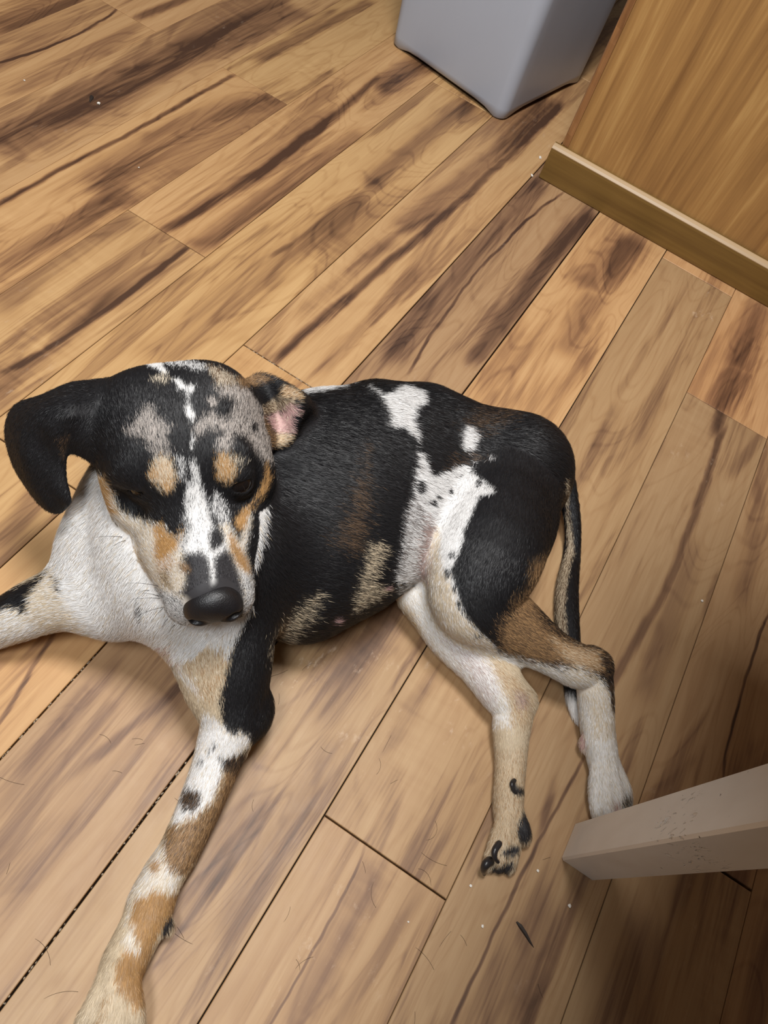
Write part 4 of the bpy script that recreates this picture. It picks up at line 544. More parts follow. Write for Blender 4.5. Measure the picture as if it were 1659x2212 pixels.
# ------------------------------------------------------------------ kitchen cabinet end with its base trim
def oak(name, light, mid, dark, axis, rough=.42):
    m, n, b = material(name)
    co = n.node('ShaderNodeTexCoord').outputs['Object']
    sc = [60, 60, 60]; sc[axis] = 2.2
    w = [22, 22, 22]; w[axis] = 1.6
    a = n.noise(n.mapping(co, tuple(w)), 1.0, 4, .6, .5)
    g = n.noise(n.mapping(co, tuple(3 * s for s in sc)), 1.0, 3, .6)
    s = n.noise(n.mapping(co, tuple(sc), (4, 2, 7)), 1.0, 4, .65, .3)
    d = n.math('ADD', n.math('MULTIPLY', a, .55), n.math('ADD', n.math('MULTIPLY', g, .18), n.math('MULTIPLY', s, .42)))
    col = n.ramp(d, [(.40, rgba(light)), (.54, rgba(mid)), (.70, rgba(dark))])
    n.t.links.new(col, b.inputs['Base Color']); b.inputs['Roughness'].default_value = rough
    b.inputs['Specular IOR Level'].default_value = .4
    bp = n.node('ShaderNodeBump', ins={'Strength': .15, 'Distance': .0005, 'Height': g}); n.t.links.new(bp.outputs[0], b.inputs['Normal'])
    return m
oak_panel = oak('golden_oak_panel', (204, 164, 104), (170, 128, 76), (134, 96, 56), 2)
oak_edge = oak('worn_oak_edge', (190, 144, 96), (160, 114, 72), (116, 78, 48), 2)
oak_trim = oak('olive_oak_trim', (138, 108, 58), (124, 95, 48), (108, 80, 40), 1, .35)
PU = 1.190; PV = .2045
cab = empty('kitchen_cabinet', (PU + .3, -.5, 0), 'golden oak kitchen cabinet end with a base trim strip', 'cabinet')
adopt(bm_obj('end_panel', rounded_box((PU, -1.15, .0), (PU + .018, PV - .012, .88), .0008, 1), oak_panel), cab)
def corner_strip():
    pts = []
    for k in range(7):
        a = math.pi / 2 * k / 6
        pts.append((PU + .008 - .010 * math.cos(a), PV - .010 + .010 * math.sin(a)))
    pts += [(PU + .02, PV), (PU + .02, PV - .0125), (PU - .002, PV - .0125)]
    zs = [.0605] + [.0605 + .02 * k for k in range(1, 42)]
    V = []; F = []; n_ = len(pts)
    r2 = np.random.default_rng(3)
    for z in zs:
        j = r2.normal(0, .0005)
        V += [(x + (j if q < 4 else 0), y, z) for q, (x, y) in enumerate(pts)]
    for k in range(len(zs) - 1):
        for q in range(n_): F.append((k * n_ + q, k * n_ + (q + 1) % n_, (k + 1) * n_ + (q + 1) % n_, (k + 1) * n_ + q))
    F += [tuple(range(n_))[::-1], tuple((len(zs) - 1) * n_ + q for q in range(n_))]
    return mesh_obj('corner_moulding', V, F, oak_edge)
adopt(corner_strip(), cab)
adopt(bm_obj('side_panel', rounded_box((PU + .02, PV - .014, .0), (PU + .62, PV + .002, .88), .0008, 1), oak_panel), cab)
adopt(bm_obj('back_panel', rounded_box((PU + .02, -1.15, .0), (PU + .62, -1.134, .88), .0008, 1), oak_panel), cab)
def base_trim():
    prof = [(0, 0), (-.0115, 0), (-.0128, .002), (-.0128, .050), (-.0118, .0545), (-.0095, .0575), (-.006, .0593), (-.002, .060), (0, .060)]
    ys = [PV + .0095, PV + .0085, -1.15]
    V = []; F = []; n_ = len(prof)
    for k, y in enumerate(ys):
        for (a, z) in prof:
            s = .0 if k else .001
            V.append((PU - .0003 + a + (s if a < -.01 else 0), y, z))
    for k in range(2):
        for q in range(n_): F.append((k * n_ + q, k * n_ + (q + 1) % n_, (k + 1) * n_ + (q + 1) % n_, (k + 1) * n_ + q))
    F += [tuple(range(n_))[::-1], tuple(2 * n_ + q for q in range(n_))]
    o = mesh_obj('base_trim', V, F, oak_trim)
    return o
t_ = adopt(base_trim(), cab); t_['label'] = 'olive brown trim strip with a pale highlight painted along its rounded top edge'
worn, _, _ = plain('trim_highlight', (186, 158, 122), .38, .5)  # pale colour stands in for the highlight along the trim's rounded top
def highlight_edge():
    prof = [(-.0121, .0536), (-.0123, .0548), (-.0099, .0581), (-.0062, .0599), (-.0038, .0603), (-.004, .059), (-.009, .056)]
    ys = [PV + .0092, -1.15]; V = []; F = []; n_ = len(prof)
    for y in ys:
        for a, z in prof: V.append((PU - .0003 + a, y, z))
    for q in range(n_): F.append((q, (q + 1) % n_, n_ + (q + 1) % n_, n_ + q))
    F += [tuple(range(n_))[::-1], tuple(n_ + q for q in range(n_))]
    return mesh_obj('trim_highlight_cap', V, F, worn)
adopt(highlight_edge(), cab)
counter, _, _ = plain('countertop_laminate', (150, 132, 112), .4)
adopt(bm_obj('countertop', rounded_box((PU - .03, -1.16, .8805), (PU + .65, PV + .03, .918), .004), counter), cab)

# ------------------------------------------------------------------ grey plastic bin
def bin_():
    t = empty('trash_bin', (1.40, .45, 0), 'tall grey plastic bin with tapered sides beside the oak cabinet', 'bin')
    B1 = np.array((1.3165, .591)); B2 = np.array((1.2665, .334)); ex = B2 - B1; Wd = np.linalg.norm(ex); ex /= Wd
    ey = np.array((-ex[1], ex[0]))
    if ey[0] < 0: ey = -ey
    Dp = .275; cen = (B1 + B2) / 2 + ey * Dp / 2
    m, n, b = material('grey_plastic')
    co = n.node('ShaderNodeTexCoord').outputs['Object']
    f = n.smooth(n.noise(n.mapping(co, (9, 9, 5)), 1.0, 4, .6), .4, .75)
    n.t.links.new(n.mix(n.math('MULTIPLY', f, .25), rgba((176, 184, 198)), rgba((160, 165, 176))), b.inputs['Base Color'])
    b.inputs['Roughness'].default_value = .34; b.inputs['Specular IOR Level'].default_value = .45
    nz = n.noise(n.mapping(co, (160, 160, 160)), 1.0, 2)
    bp = n.node('ShaderNodeBump', ins={'Strength': .05, 'Distance': .0006, 'Height': nz}); n.t.links.new(bp.outputs[0], b.inputs['Normal'])
    nc = 6; ns = 10
    def ring(hw, hd, r):
        p = []
        for cx, cy, a0 in ((1, 1, 0), (-1, 1, 90), (-1, -1, 180), (1, -1, 270)):
            for k in range(nc + 1):
                a = math.radians(a0 + 90 * k / nc)
                p.append((cx * (hw - r) + r * math.cos(a), cy * (hd - r) + r * math.sin(a)))
            nx = {(1, 1): (-1, 1), (-1, 1): (-1, -1), (-1, -1): (1, -1), (1, -1): (1, 1)}[(cx, cy)]
            e0 = p[-1]
            a = math.radians(a0 + 90)
            e1 = (nx[0] * (hw - r) + r * math.cos(a), nx[1] * (hd - r) + r * math.sin(a))
            for k in range(1, ns): p.append((e0[0] + (e1[0] - e0[0]) * k / ns, e0[1] + (e1[1] - e0[1]) * k / ns))
        return p
    hw, hd = Wd / 2 + .002, Dp / 2
    prof = [(-.004, 0.0, .016), (0, .004, .018), (.001, .02, .020), (.0045, .15, .022), (.009, .30, .025), (.016, .52, .03), (.0165, .535, .03), (.022, .537, .033), (.0225, .548, .033), (.014, .548, .028), (.0125, .53, .027)]
    V = []; F = []
    npt = len(ring(1, 1, .1))
    for q, (dx, z, r) in enumerate(prof):
        rr = ring(hw + dx, hd + dx, r)
        for (px, py) in rr:
            zz = z
            if q <= 1:   # shallow cut-outs between the corner feet
                ax_ = abs(px) / hw; ay_ = abs(py) / hd
                edge = min(ax_, ay_)
                lift = 1.0 - min(max((edge - .66) / .10, 0), 1)
                zz = z + .0075 * lift
            w = cen + ex * px + ey * py
            V.append((w[0] - 1.40, w[1] - .45, zz))
    for q in range(len(prof) - 1):
        for k in range(npt): F.append((q * npt + k, q * npt + (k + 1) % npt, (q + 1) * npt + (k + 1) % npt, (q + 1) * npt + k))
    # inner wall and floor
    base = len(V)
    for (dx, z, r) in ((.004, .30, .02), (-.004, .014, .014)):
        for (px, py) in ring(hw + dx - .003, hd + dx - .003, r):
            w = cen + ex * px + ey * py; V.append((w[0] - 1.40, w[1] - .45, z))
    L0 = (len(prof) - 1) * npt
    for a, b_ in ((L0, base), (base, base + npt)):
        for k in range(npt): F.append((a + k, a + (k + 1) % npt, b_ + (k + 1) % npt, b_ + k))
    F.append(tuple(base + npt + k for k in range(npt)))
    body = mesh_obj('bin_body', V, F, m, t, True)
    ridge, _, _ = plain('bin_underside', (70, 70, 74), .6)
    u = [cen + ex * a * (hw - .012) + ey * b2 * (hd - .012) for a, b2 in ((-1, -1), (1, -1), (1, 1), (-1, 1))]
    Vb = [(p[0] - 1.40, p[1] - .45, z) for z in (.0085, .013) for p in u]
    mesh_obj('bin_base', Vb, [(3, 2, 1, 0), (4, 5, 6, 7)] + [(k, (k + 1) % 4, 4 + (k + 1) % 4, 4 + k) for k in range(4)], ridge, t)
bin_()

# ------------------------------------------------------------------ white table over the lower right corner
def table():
    t = empty('dining_table', (-.12, -.42, 0), 'white painted table with a splayed square leg on the laminate', 'table')
    m, n, b = material('chipped_white_paint')
    co = n.node('ShaderNodeTexCoord').outputs['Object']
    f = n.smooth(n.noise(n.mapping(co, (14, 14, 6)), 1.0, 4, .6), .35, .8)
    col = n.mix(f, rgba((242, 239, 236)), rgba((228, 222, 216)))
    sp = n.node('ShaderNodeTexVoronoi', ins={'Vector': co, 'Scale': 95.0}).outputs['Distance']
    spk = n.math('MULTIPLY', n.smooth(sp, .10, .05), n.smooth(n.noise(co, 60.0, 1), .60, .66))
    col = n.mix(spk, col, rgba((74, 58, 46)))
    n.t.links.new(col, b.inputs['Base Color']); b.inputs['Roughness'].default_value = .33
    dn = n.noise(n.mapping(co, (40, 40, 14)), 1.0, 3, .6)
    # tooth marks low on the edge of the leg
    sc = n.noise(n.mapping(co, (300, 300, 90), (0, 0, 0), (.5, .7, .2)), 1.0, 2, .6, .8)
    sz = n.node('ShaderNodeSeparateXYZ', ins={0: co}).outputs[2]
    scm = n.math('MULTIPLY', n.smooth(sz, .21, .24), n.smooth(sz, .285, .26))
    sc = n.math('MULTIPLY', n.smooth(sc, .60, .68), scm)
    hgt = n.math('SUBTRACT', n.math('MULTIPLY', dn, .3), n.math('MULTIPLY', sc, 2.0))
    bp = n.node('ShaderNodeBump', ins={'Strength': .7, 'Distance': .0014, 'Height': hgt}); n.t.links.new(bp.outputs[0], b.inputs['Normal'])
    def leg(corner, sx, sy, lean):
        import bmesh
        w, d, H = .0375, .0345, .70
        bm = rounded_box((0, 0, 0), (1, 1, 1), .0001, 1); bm.free()
        V = []; c = .0018
        sec = [(c, 0), (w - c, 0), (w, c), (w, d - c), (w - c, d), (c, d), (0, d - c), (0, c)]
        for z in (0, .0015, .10, .2, .35, .5, H):
            k = .0006 if z == 0 else 0
            for x, y in sec:
                V.append((corner[0] + sx * (x + (k if x < w / 2 else -k)) + lean[0] * z, corner[1] + sy * (y + (k if y < d / 2 else -k)) + lean[1] * z, z))
        F = []
        for q in range(6):
            for k in range(8): F.append((q * 8 + k, q * 8 + (k + 1) % 8, (q + 1) * 8 + (k + 1) % 8, (q + 1) * 8 + k))
        F += [tuple(range(8))[::-1], tuple(48 + k for k in range(8))]
        o = mesh_obj('leg', V, F, m); adopt(o, t)
        o.data.validate()
        import bmesh
        b2 = bmesh.new(); b2.from_mesh(o.data); bmesh.ops.recalc_face_normals(b2, faces=b2.faces); b2.to_mesh(o.data); b2.free()
    lean = (-.1479, .1141)
    leg((.2342, -.2345), 1, -1, lean)
    leg((-.56, -.2345), -1, -1, (.1479, .1141))
    leg((.2342, -.78), 1, 1, (-.1479, -.1141))
    leg((-.56, -.78), -1, 1, (.1479, -.1141))
    top, _, _ = plain('white_tabletop', (222, 216, 208), .35)
    adopt(bm_obj('tabletop', rounded_box((-.62, -.93, .701), (.56, -.06, .728), .004), top), t)
table()

# ------------------------------------------------------------------ the dog
def smin(a,b,k):
    hh=np.maximum(k-np.abs(a-b),0)/k
    return np.minimum(a,b)-hh*hh*k*.25
def frame(u,v):
    # rotation whose columns are u, v', w
    u=np.array(u,float);u/=np.linalg.norm(u);v=np.array(v,float);v=v-u*(u@v);v/=np.linalg.norm(v)
    return np.stack([u,v,np.cross(u,v)],1)
def dist(p,P):
    t=p[0]
    if t=='e':
        q=(P-p[1])@p[3]; r=p[2]
        k0=np.linalg.norm(q/r,axis=-1);k1=np.linalg.norm(q/(r*r),axis=-1)
        return k0*(k0-1)/np.maximum(k1,1e-6)
    if t=='c':
        a,b,ra,rb=p[1:5];ab=b-a;L=ab@ab
        s=np.clip(((P-a)@ab)/max(L,1e-12),0,1)
        return np.linalg.norm(P-a-s[...,None]*ab,axis=-1)-(ra+(rb-ra)*s)
    if t=='t':
        return tri(P,*p[1:4])-p[4]
def tri(P,a,b,c):
    ba=b-a;pa=P-a;cb=c-b;pb=P-b;ac=a-c;pc=P-c;n=np.cross(ba,ac)
    dot=lambda x,y:(x*y).sum(-1)
    s=np.sign(dot(np.cross(ba,n),pa))+np.sign(dot(np.cross(cb,n),pb))+np.sign(dot(np.cross(ac,n),pc))
    e=lambda v,p:(lambda q:dot(q,q))(v*np.clip(dot(p,v)/dot(v,v),0,1)[...,None]-p)
    d1=np.minimum(np.minimum(e(ba,pa),e(cb,pb)),e(ac,pc));d2=dot(pa,n)**2/dot(n,n)
    return np.sqrt(np.where(s<2,d1,d2))
def bbox(p):
    if p[0]=='e':
        r=max(p[2]);return p[1]-r,p[1]+r
    if p[0]=='c':
        r=max(p[3],p[4]);return np.minimum(p[1],p[2])-r,np.maximum(p[1],p[2])+r
    q=np.stack(p[1:4]);return q.min(0)-p[4],q.max(0)+p[4]
def evaluate(groups,o,n,s):
    """groups: list of (k_merge, prims[(prim,k,sign)]). grid origin o, dims n, spacing s"""
    F=np.full(n,1.,np.float32)
    for km,prims in groups:
        bb=[bbox(p[0]) for p in prims if p[2]>0]
        lo=np.min([b[0] for b in bb],0)-.03;hi=np.max([b[1] for b in bb],0)+.03
        i0=np.clip(np.floor((lo-o)/s).astype(int),0,n);i1=np.clip(np.ceil((hi-o)/s).astype(int)+1,0,n)
        if (i1<=i0).any(): continue
        G=np.full(i1-i0,1.,np.float32)
        for p,k,sg in prims:
            lo,hi=bbox(p);m=.012+k
            j0=np.clip(np.floor((lo-m-o)/s).astype(int),i0,i1);j1=np.clip(np.ceil((hi+m-o)/s).astype(int)+1,i0,i1)
            if (j1<=j0).any(): continue
            ax=[(o[d]+s*np.arange(j0[d],j1[d])).astype(np.float32) for d in range(3)]
            P=np.stack(np.meshgrid(*ax,indexing='ij'),-1)
            sl=tuple(slice(j0[d]-i0[d],j1[d]-i0[d]) for d in range(3))
            D=dist(p,P).astype(np.float32)
            if sg>0: G[sl]=smin(G[sl],D,k)
            else: G[sl]=-smin(-G[sl],D,k)
        sl=tuple(slice(i0[d],i1[d]) for d in range(3))
        F[sl]=smin(F[sl],G,km)
    return F
def nets(F,o,s):
    """surface nets -> verts, quads"""
    S=F<0
    n=np.array(F.shape)
    c=np.zeros(n-1,np.int8)
    for i in (0,1):
        for j in (0,1):
            for k in (0,1): c+=S[i:n[0]-1+i,j:n[1]-1+j,k:n[2]-1+k]
    idx=np.argwhere((c>0)&(c<8))
    ID=np.full(n-1,-1,np.int32);ID[tuple(idx.T)]=np.arange(len(idx))
    acc=np.zeros((len(idx),3));cnt=np.zeros(len(idx))
    corners=[(i,j,k) for i in (0,1) for j in (0,1) for k in (0,1)]
    val={q:F[idx[:,0]+q[0],idx[:,1]+q[1],idx[:,2]+q[2]] for q in corners}
    for a in corners:
        for d in range(3):
            if a[d]==0:
                b=list(a);b[d]=1;b=tuple(b)
                va,vb=val[a],val[b];m=(va<0)!=(vb<0)
                t=np.where(m,va/np.where(m,va-vb,1),0)
                pt=np.tile(np.array(a,float),(len(idx),1));pt[:,d]=t
                acc+=pt*m[:,None];cnt+=m
    V=o+s*(idx+acc/cnt[:,None])
    Q=[]
    for d in range(3):
        e=[1,2,0][d];g=[2,0,1][d]
        A=np.moveaxis(S,(d,e,g),(0,1,2));I=np.moveaxis(ID,(d,e,g),(0,1,2))
        ch=A[:-1,1:-1,1:-1]!=A[1:,1:-1,1:-1]
        w=np.argwhere(ch);i,j,k=w.T
        q=np.stack([I[i,j,k],I[i,j+1,k],I[i,j+1,k+1],I[i,j,k+1]],1)
        fl=~A[i,j+1,k+1]
        q[fl]=q[fl][:,::-1]
        Q.append(q)
    return V,np.concatenate(Q)
def grid_for(groups,s,pad=.012):
    bb=[bbox(p[0]) for g in groups for p in g[1] if p[2]>0]
    lo=np.min([b[0] for b in bb],0)-pad;hi=np.max([b[1] for b in bb],0)+pad
    n=np.ceil((hi-lo)/s).astype(int)+1
    return lo,n

def spline4(pts, n=6):
    out = []; m = len(pts)
    for i in range(m - 1):
        p0 = pts[max(i - 1, 0)]; p1 = pts[i]; p2 = pts[i + 1]; p3 = pts[min(i + 2, m - 1)]
        for t in np.arange(n) / n:
            out.append(.5 * (2 * p1 + (p2 - p0) * t + (2 * p0 - 5 * p1 + 4 * p2 - p3) * t * t + (3 * p1 - p0 - 3 * p2 + p3) * t ** 3))
    out.append(pts[-1]); return np.array(out)
def chain_prims(ch, n, k):
    q = spline4(ch, n)
    return [(('c', q[i, :3], q[i + 1, :3], max(q[i, 3], .0015), max(q[i + 1, 3], .0015)), k, 1) for i in range(len(q) - 1)]
def ear_prims(g, th, n=3):
    g = spline4(g, n); g = np.moveaxis(spline4(np.moveaxis(g, 1, 0), n), 0, 1); o = []
    for i in range(g.shape[0] - 1):
        for j in range(g.shape[1] - 1):
            a, b, c, d = g[i, j], g[i, j + 1], g[i + 1, j + 1], g[i + 1, j]
            o += [(('t', a, b, c, th), .0001, 1), (('t', a, c, d, th), .0001, 1)]
    return o
def fix(p):
    return (p[0],) + tuple(np.array(v, float) if isinstance(v, list) else v for v in p[1:])
def expand(lst):
    o = []
    for it in lst:
        if it[0] == 'L': o += chain_prims(np.array(it[3]), it[2], it[1])
        elif it[0] == 'EAR': o += ear_prims(np.array(it[1]), it[2])
        else: o.append((fix(it[0]), it[1], it[2]))
    return o
def skin(groups, s, floor_z=None):
    o, n = grid_for(groups, s)
    F = evaluate(groups, o, np.array(n), s)
    if floor_z is not None: F = np.maximum(F, (floor_z - (o[2] + s * np.arange(n[2])))[None, None, :])
    return nets(F, o, s)
def vertex_normals(V, Q):
    a, b, c, d = (V[Q[:, i]] for i in range(4)); nn = np.cross(c - a, d - b); vn = np.zeros_like(V)
    for i in range(4): np.add.at(vn, Q[:, i], nn)
    return vn / np.maximum(np.linalg.norm(vn, axis=1, keepdims=True), 1e-12)
def fast_mesh(name, V, faces, k, mat, parent=None, smooth=True, colour=None):
    me = bpy.data.meshes.new(name)
    nf = len(faces)
    me.vertices.add(len(V)); me.vertices.foreach_set('co', np.asarray(V, np.float32).ravel())
    me.loops.add(nf * k); me.loops.foreach_set('vertex_index', np.asarray(faces, np.int32).ravel())
    me.polygons.add(nf); me.polygons.foreach_set('loop_start', np.arange(nf, dtype=np.int32) * k)
    try: me.polygons.foreach_set('loop_total', np.full(nf, k, np.int32))
    except Exception: pass
    me.update(calc_edges=True)
    me.polygons.foreach_set('use_smooth', np.full(nf, smooth))
    if colour is not None:
        at = me.color_attributes.new('coat', 'FLOAT_COLOR', 'POINT')
        at.data.foreach_set('color', np.concatenate([colour, np.ones((len(colour), 1))], 1).astype(np.float32).ravel())
    me.materials.append(mat); me.update()
    o = link(bpy.data.objects.new(name, me))
    if parent is not None: adopt(o, parent)
    return o
GROUPS = [(k, expand(g)) for k, g in DOG]
def region_of(V):
    best = np.full(len(V), 9.); gi = np.zeros(len(V), int)
    for i, (k, pr) in enumerate(GROUPS):
        for p, kk, sg in pr:
            if sg < 0: continue
            lo, hi = bbox(p); m = np.nonzero(((V > lo - .012) & (V < hi + .012)).all(1))[0]
            if len(m) == 0: continue
            d = dist(p, V[m]); u = d < best[m]; best[m[u]] = d[u]; gi[m[u]] = i
    return gi
def inside(poly, q):
    x, y = q[:, 0], q[:, 1]; r = np.zeros(len(q), bool); n = len(poly)
    for i in range(n):
        x0, y0 = poly[i]; x1, y1 = poly[(i + 1) % n]
        if y0 == y1: continue
        r ^= ((y0 > y) != (y1 > y)) & (x < (x1 - x0) * (y - y0) / (y1 - y0) + x0)
    return r
def sdpoly(poly, q):
    d = np.full(len(q), 9.); n = len(poly)
    for i in range(n):
        a = poly[i]; ab = poly[(i + 1) % n] - a
        s = np.clip(((q - a) @ ab) / max(ab @ ab, 1e-12), 0, 1); d = np.minimum(d, np.linalg.norm(q - a - s[:, None] * ab, axis=1))
    return np.where(inside(poly, q), d, -d)
def coat_colour(V, gi, rng, hair):
    pal = {k: lin(v) for k, v in PAL.items()}
    col = np.array([pal[b] for b in BASE])[gi]
    for a, b, m, fe, g, P3, d, lo, hi in COAT:
        P3 = np.array(P3, float); d = np.array(d); d /= np.linalg.norm(d); c = P3.mean(0)
        e1 = np.cross(d, (0, 0, 1.) if abs(d[2]) < .9 else (1., 0, 0)); e1 /= np.linalg.norm(e1); e2 = np.cross(d, e1)
        poly = np.stack([(P3 - c) @ e1, (P3 - c) @ e2], 1)
        rad = np.linalg.norm(poly, axis=1).max() + .02
        w = V - c
        k = np.nonzero((np.abs(w @ d - (lo + hi) / 2) < (hi - lo) / 2) & ((w * w).sum(1) < rad * rad + max(lo * lo, hi * hi)) & np.isin(gi, g))[0]
        if len(k) == 0: continue
        q = np.stack([w[k] @ e1, w[k] @ e2], 1)
        s = sdpoly(poly, q) * 1000 / max(fe, .3)
        if hair:
            k = k[s + rng.normal(0, .45, len(k)) > 0]
            pick = rng.random(len(k)) < m
            col[k] = np.where(pick[:, None], pal[b], pal[a])
        else:
            t = np.clip(.5 + s * .7, 0, 1)[:, None]
            col[k] = col[k] * (1 - t) + (pal[a] * (1 - m) + pal[b] * m) * t
    return col
def lie_of_hair(V, vn, gi):
    """direction in which the coat lies, along each limb and back over the trunk"""
    D = np.zeros_like(V); fwd = np.array(HEAD_FORWARD); axv = np.array(BODY_AXIS)
    side = np.array((axv[1], -axv[0], 0)); side = side if side @ np.array((-.6, -.7, 0)) > 0 else -side
    for i in range(9):
        k = np.nonzero(gi == i)[0]
        if len(k) == 0: continue
        if i == 6: D[k] = -fwd
        elif i == 0:
            t = np.clip((V[k] - np.array((.25, .19, .1))) @ axv / .08, 0, 1)[:, None]
            chest = np.array((-.75, .05, -.65))
            D[k] = chest * (1 - t) + (axv + side * .55 - np.array((0, 0, .15))) * t
        elif i >= 7:
            g = np.array(DOG[i][1][0][1]); D[k] = g[-1].mean(0) - g[0].mean(0)
        else:
            P = []; T = []
            for it in DOG[i][1]:
                if it[0] != 'L': continue
                q = spline4(np.array(it[3]), 4)[:, :3]; P.append((q[1:] + q[:-1]) / 2); T.append(q[1:] - q[:-1])
            P = np.concatenate(P); T = np.concatenate(T); T /= np.maximum(np.linalg.norm(T, axis=1, keepdims=True), 1e-9)
            for c in range(0, len(k), 20000):
                kk = k[c:c + 20000]
                d2 = ((V[kk][:, None, :] - P[None]) ** 2).sum(2); w = np.exp(-d2 / .0004) + 1e-12
                w /= w.sum(1, keepdims=True)
                D[kk] = w @ T
    D -= vn * (D * vn).sum(1, keepdims=True)
    return D / np.maximum(np.linalg.norm(D, axis=1, keepdims=True), 1e-9)

def build_dog():
    rng = np.random.default_rng(7)
    dog = empty('dog', (.33, .06, 0), 'black, white and tan short-haired merle dog lying on the laminate floor', 'dog')
    m, n, b = material('dog_skin')
    at = n.node('ShaderNodeAttribute', attribute_name='coat').outputs['Color']
    n.t.links.new(at, b.inputs['Base Color']); b.inputs['Roughness'].default_value = .62; b.inputs['Specular IOR Level'].default_value = .25
    mh, n, b = material('dog_hair')
    at = n.node('ShaderNodeAttribute', attribute_name='coat').outputs['Color']
    n.t.links.new(at, b.inputs['Base Color']); b.inputs['Roughness'].default_value = .48; b.inputs['Specular IOR Level'].default_value = .38
    V, Q = skin(GROUPS, .002, .001)
    vn = vertex_normals(V, Q); gi = region_of(V)
    col = coat_colour(V, gi, rng, False)
    body = fast_mesh('body', V, Q, 4, m, dog, True, col)
    # short coat
    A = V[Q]; cen = A.mean(1); nq = vn[Q].mean(1)
    area = np.linalg.norm(np.cross(A[:, 2] - A[:, 0], A[:, 3] - A[:, 1]), axis=1) / 2
    gq = gi[Q[:, 0]]
    wt = area * np.choose(gq, [1.0, 1.1, .9, 1.1, 1.1, 1.1, 2.1, .8, 1.6])
    wt = wt * np.where((nq[:, 2] < -.35) | (cen[:, 2] < .004), .08, 1.0)
    toC = np.array((-.35, .1, .85)); wt = wt * np.where(nq @ toC < -.35, .3, 1.0)
    NH = 560000
    f = rng.choice(len(Q), NH, p=wt / wt.sum())
    s, t = rng.random((2, NH)); s = s[:, None]; t = t[:, None]
    q = A[f]
    root = (q[:, 0] * (1 - s) + q[:, 1] * s) * (1 - t) + (q[:, 3] * (1 - s) + q[:, 2] * s) * t
    vnq = vn[Q[f]]
    nr = (vnq[:, 0] * (1 - s) + vnq[:, 1] * s) * (1 - t) + (vnq[:, 3] * (1 - s) + vnq[:, 2] * s) * t
    nr /= np.linalg.norm(nr, axis=1, keepdims=True)
    g = gi[Q[f, 0]]
    hcol = coat_colour(root, g, rng, True)
    nosec = np.array(NOSE[0][0][1]); keep = np.linalg.norm((root - nosec) , axis=1) > .0205
    eye = np.array(EYES)
    for e in eye: keep &= np.linalg.norm(root - e, axis=1) > .0128
    dirv = lie_of_hair(root, nr, g)
    jit = rng.normal(0, .16, (NH, 3)); dirv = dirv + jit; dirv -= nr * (dirv * nr).sum(1, keepdims=True); dirv /= np.linalg.norm(dirv, axis=1, keepdims=True)
    L = np.choose(g, [.0085, .0065, .0070, .0052, .0060, .0075, .0046, .0040, .0050]) * rng.uniform(.65, 1.25, NH)
    nd = np.linalg.norm(root - nosec, axis=1); L = np.where(g == 6, L * np.clip(nd / .07, .5, 1.15), L)
    wd = np.choose(g, [.00017, .00015, .00016, .00014, .00015, .00016, .00012, .00014, .00013]) * rng.uniform(.7, 1.2, NH)
    lift = rng.uniform(.05, .20, NH)
    hcol = hcol * rng.uniform(.88, 1.10, (NH, 1))
    sidev = np.cross(nr, dirv); tw = rng.normal(0, .35, (NH, 1)); sidev = sidev + nr * tw; sidev /= np.linalg.norm(sidev, axis=1, keepdims=True)
    k = np.nonzero(keep & (root[:, 2] > .0025))[0]
    root, nr, dirv, sidev, L, wd, lift, hcol = root[k], nr[k], dirv[k], sidev[k], L[k, None], wd[k, None], lift[k, None], hcol[k]
    base = root - nr * .0004
    mid = root + dirv * L * .5 + nr * L * lift * .75
    tip = root + dirv * L + nr * L * lift * .95
    B = np.stack([base - sidev * wd, base + sidev * wd, mid - sidev * wd * .75, mid + sidev * wd * .75, tip], 1)
    B[:, :, 2] = np.maximum(B[:, :, 2], .0008)
    M = len(k); i0 = np.arange(M, dtype=np.int32)[:, None] * 5
    T = np.concatenate([i0 + np.array([[0, 1, 3]]), i0 + np.array([[0, 3, 2]]), i0 + np.array([[2, 3, 4]])], 1).reshape(-1, 3)
    fur = fast_mesh('fur', B.reshape(-1, 3), T, 3, mh, dog, True, np.repeat(hcol, 5, 0))
    fur['kind'] = 'stuff'
    # nose leather
    mn, n, b = material('nose_leather')
    co = n.node('ShaderNodeTexCoord').outputs['Object']
    vo = n.node('ShaderNodeTexVoronoi', ins={'Vector': co, 'Scale': 900.0}).outputs['Distance']
    b.inputs['Base Color'].default_value = rgba((22, 20, 22)); b.inputs['Roughness'].default_value = .46
    bp = n.node('ShaderNodeBump', ins={'Strength': .35, 'Distance': .0004, 'Height': vo}); n.t.links.new(bp.outputs[0], b.inputs['Normal'])
    Vn, Qn = skin([(.002, expand(NOSE))], .0008)
    o = fast_mesh('nose', Vn, Qn, 4, mn, dog); o['label'] = 'black leathery nose with two nostrils'
    me_, _, b = plain('dark_eye', (22, 16, 14), .06, .6)
    for e in EYES:
        V_, Q_ = skin([(.001, [(('e', np.array(e), np.array((.0119, .0119, .0119)), np.eye(3)), .001, 1)])], .0012)
        fast_mesh('eye', V_, Q_, 4, me_, dog)
    mc, _, _ = plain('dark_claw', (40, 37, 38), .3, .5)
    for c in CLAWS:
        V_, Q_ = skin([(.001, chain_prims(np.array(c), 5, .0008))], .0007)
        fast_mesh('claw', V_, Q_, 4, mc, dog)
    # whiskers
    mw, _, _ = plain('whisker_hair', (46, 42, 42), .4)
    Vw = []; Fw = []
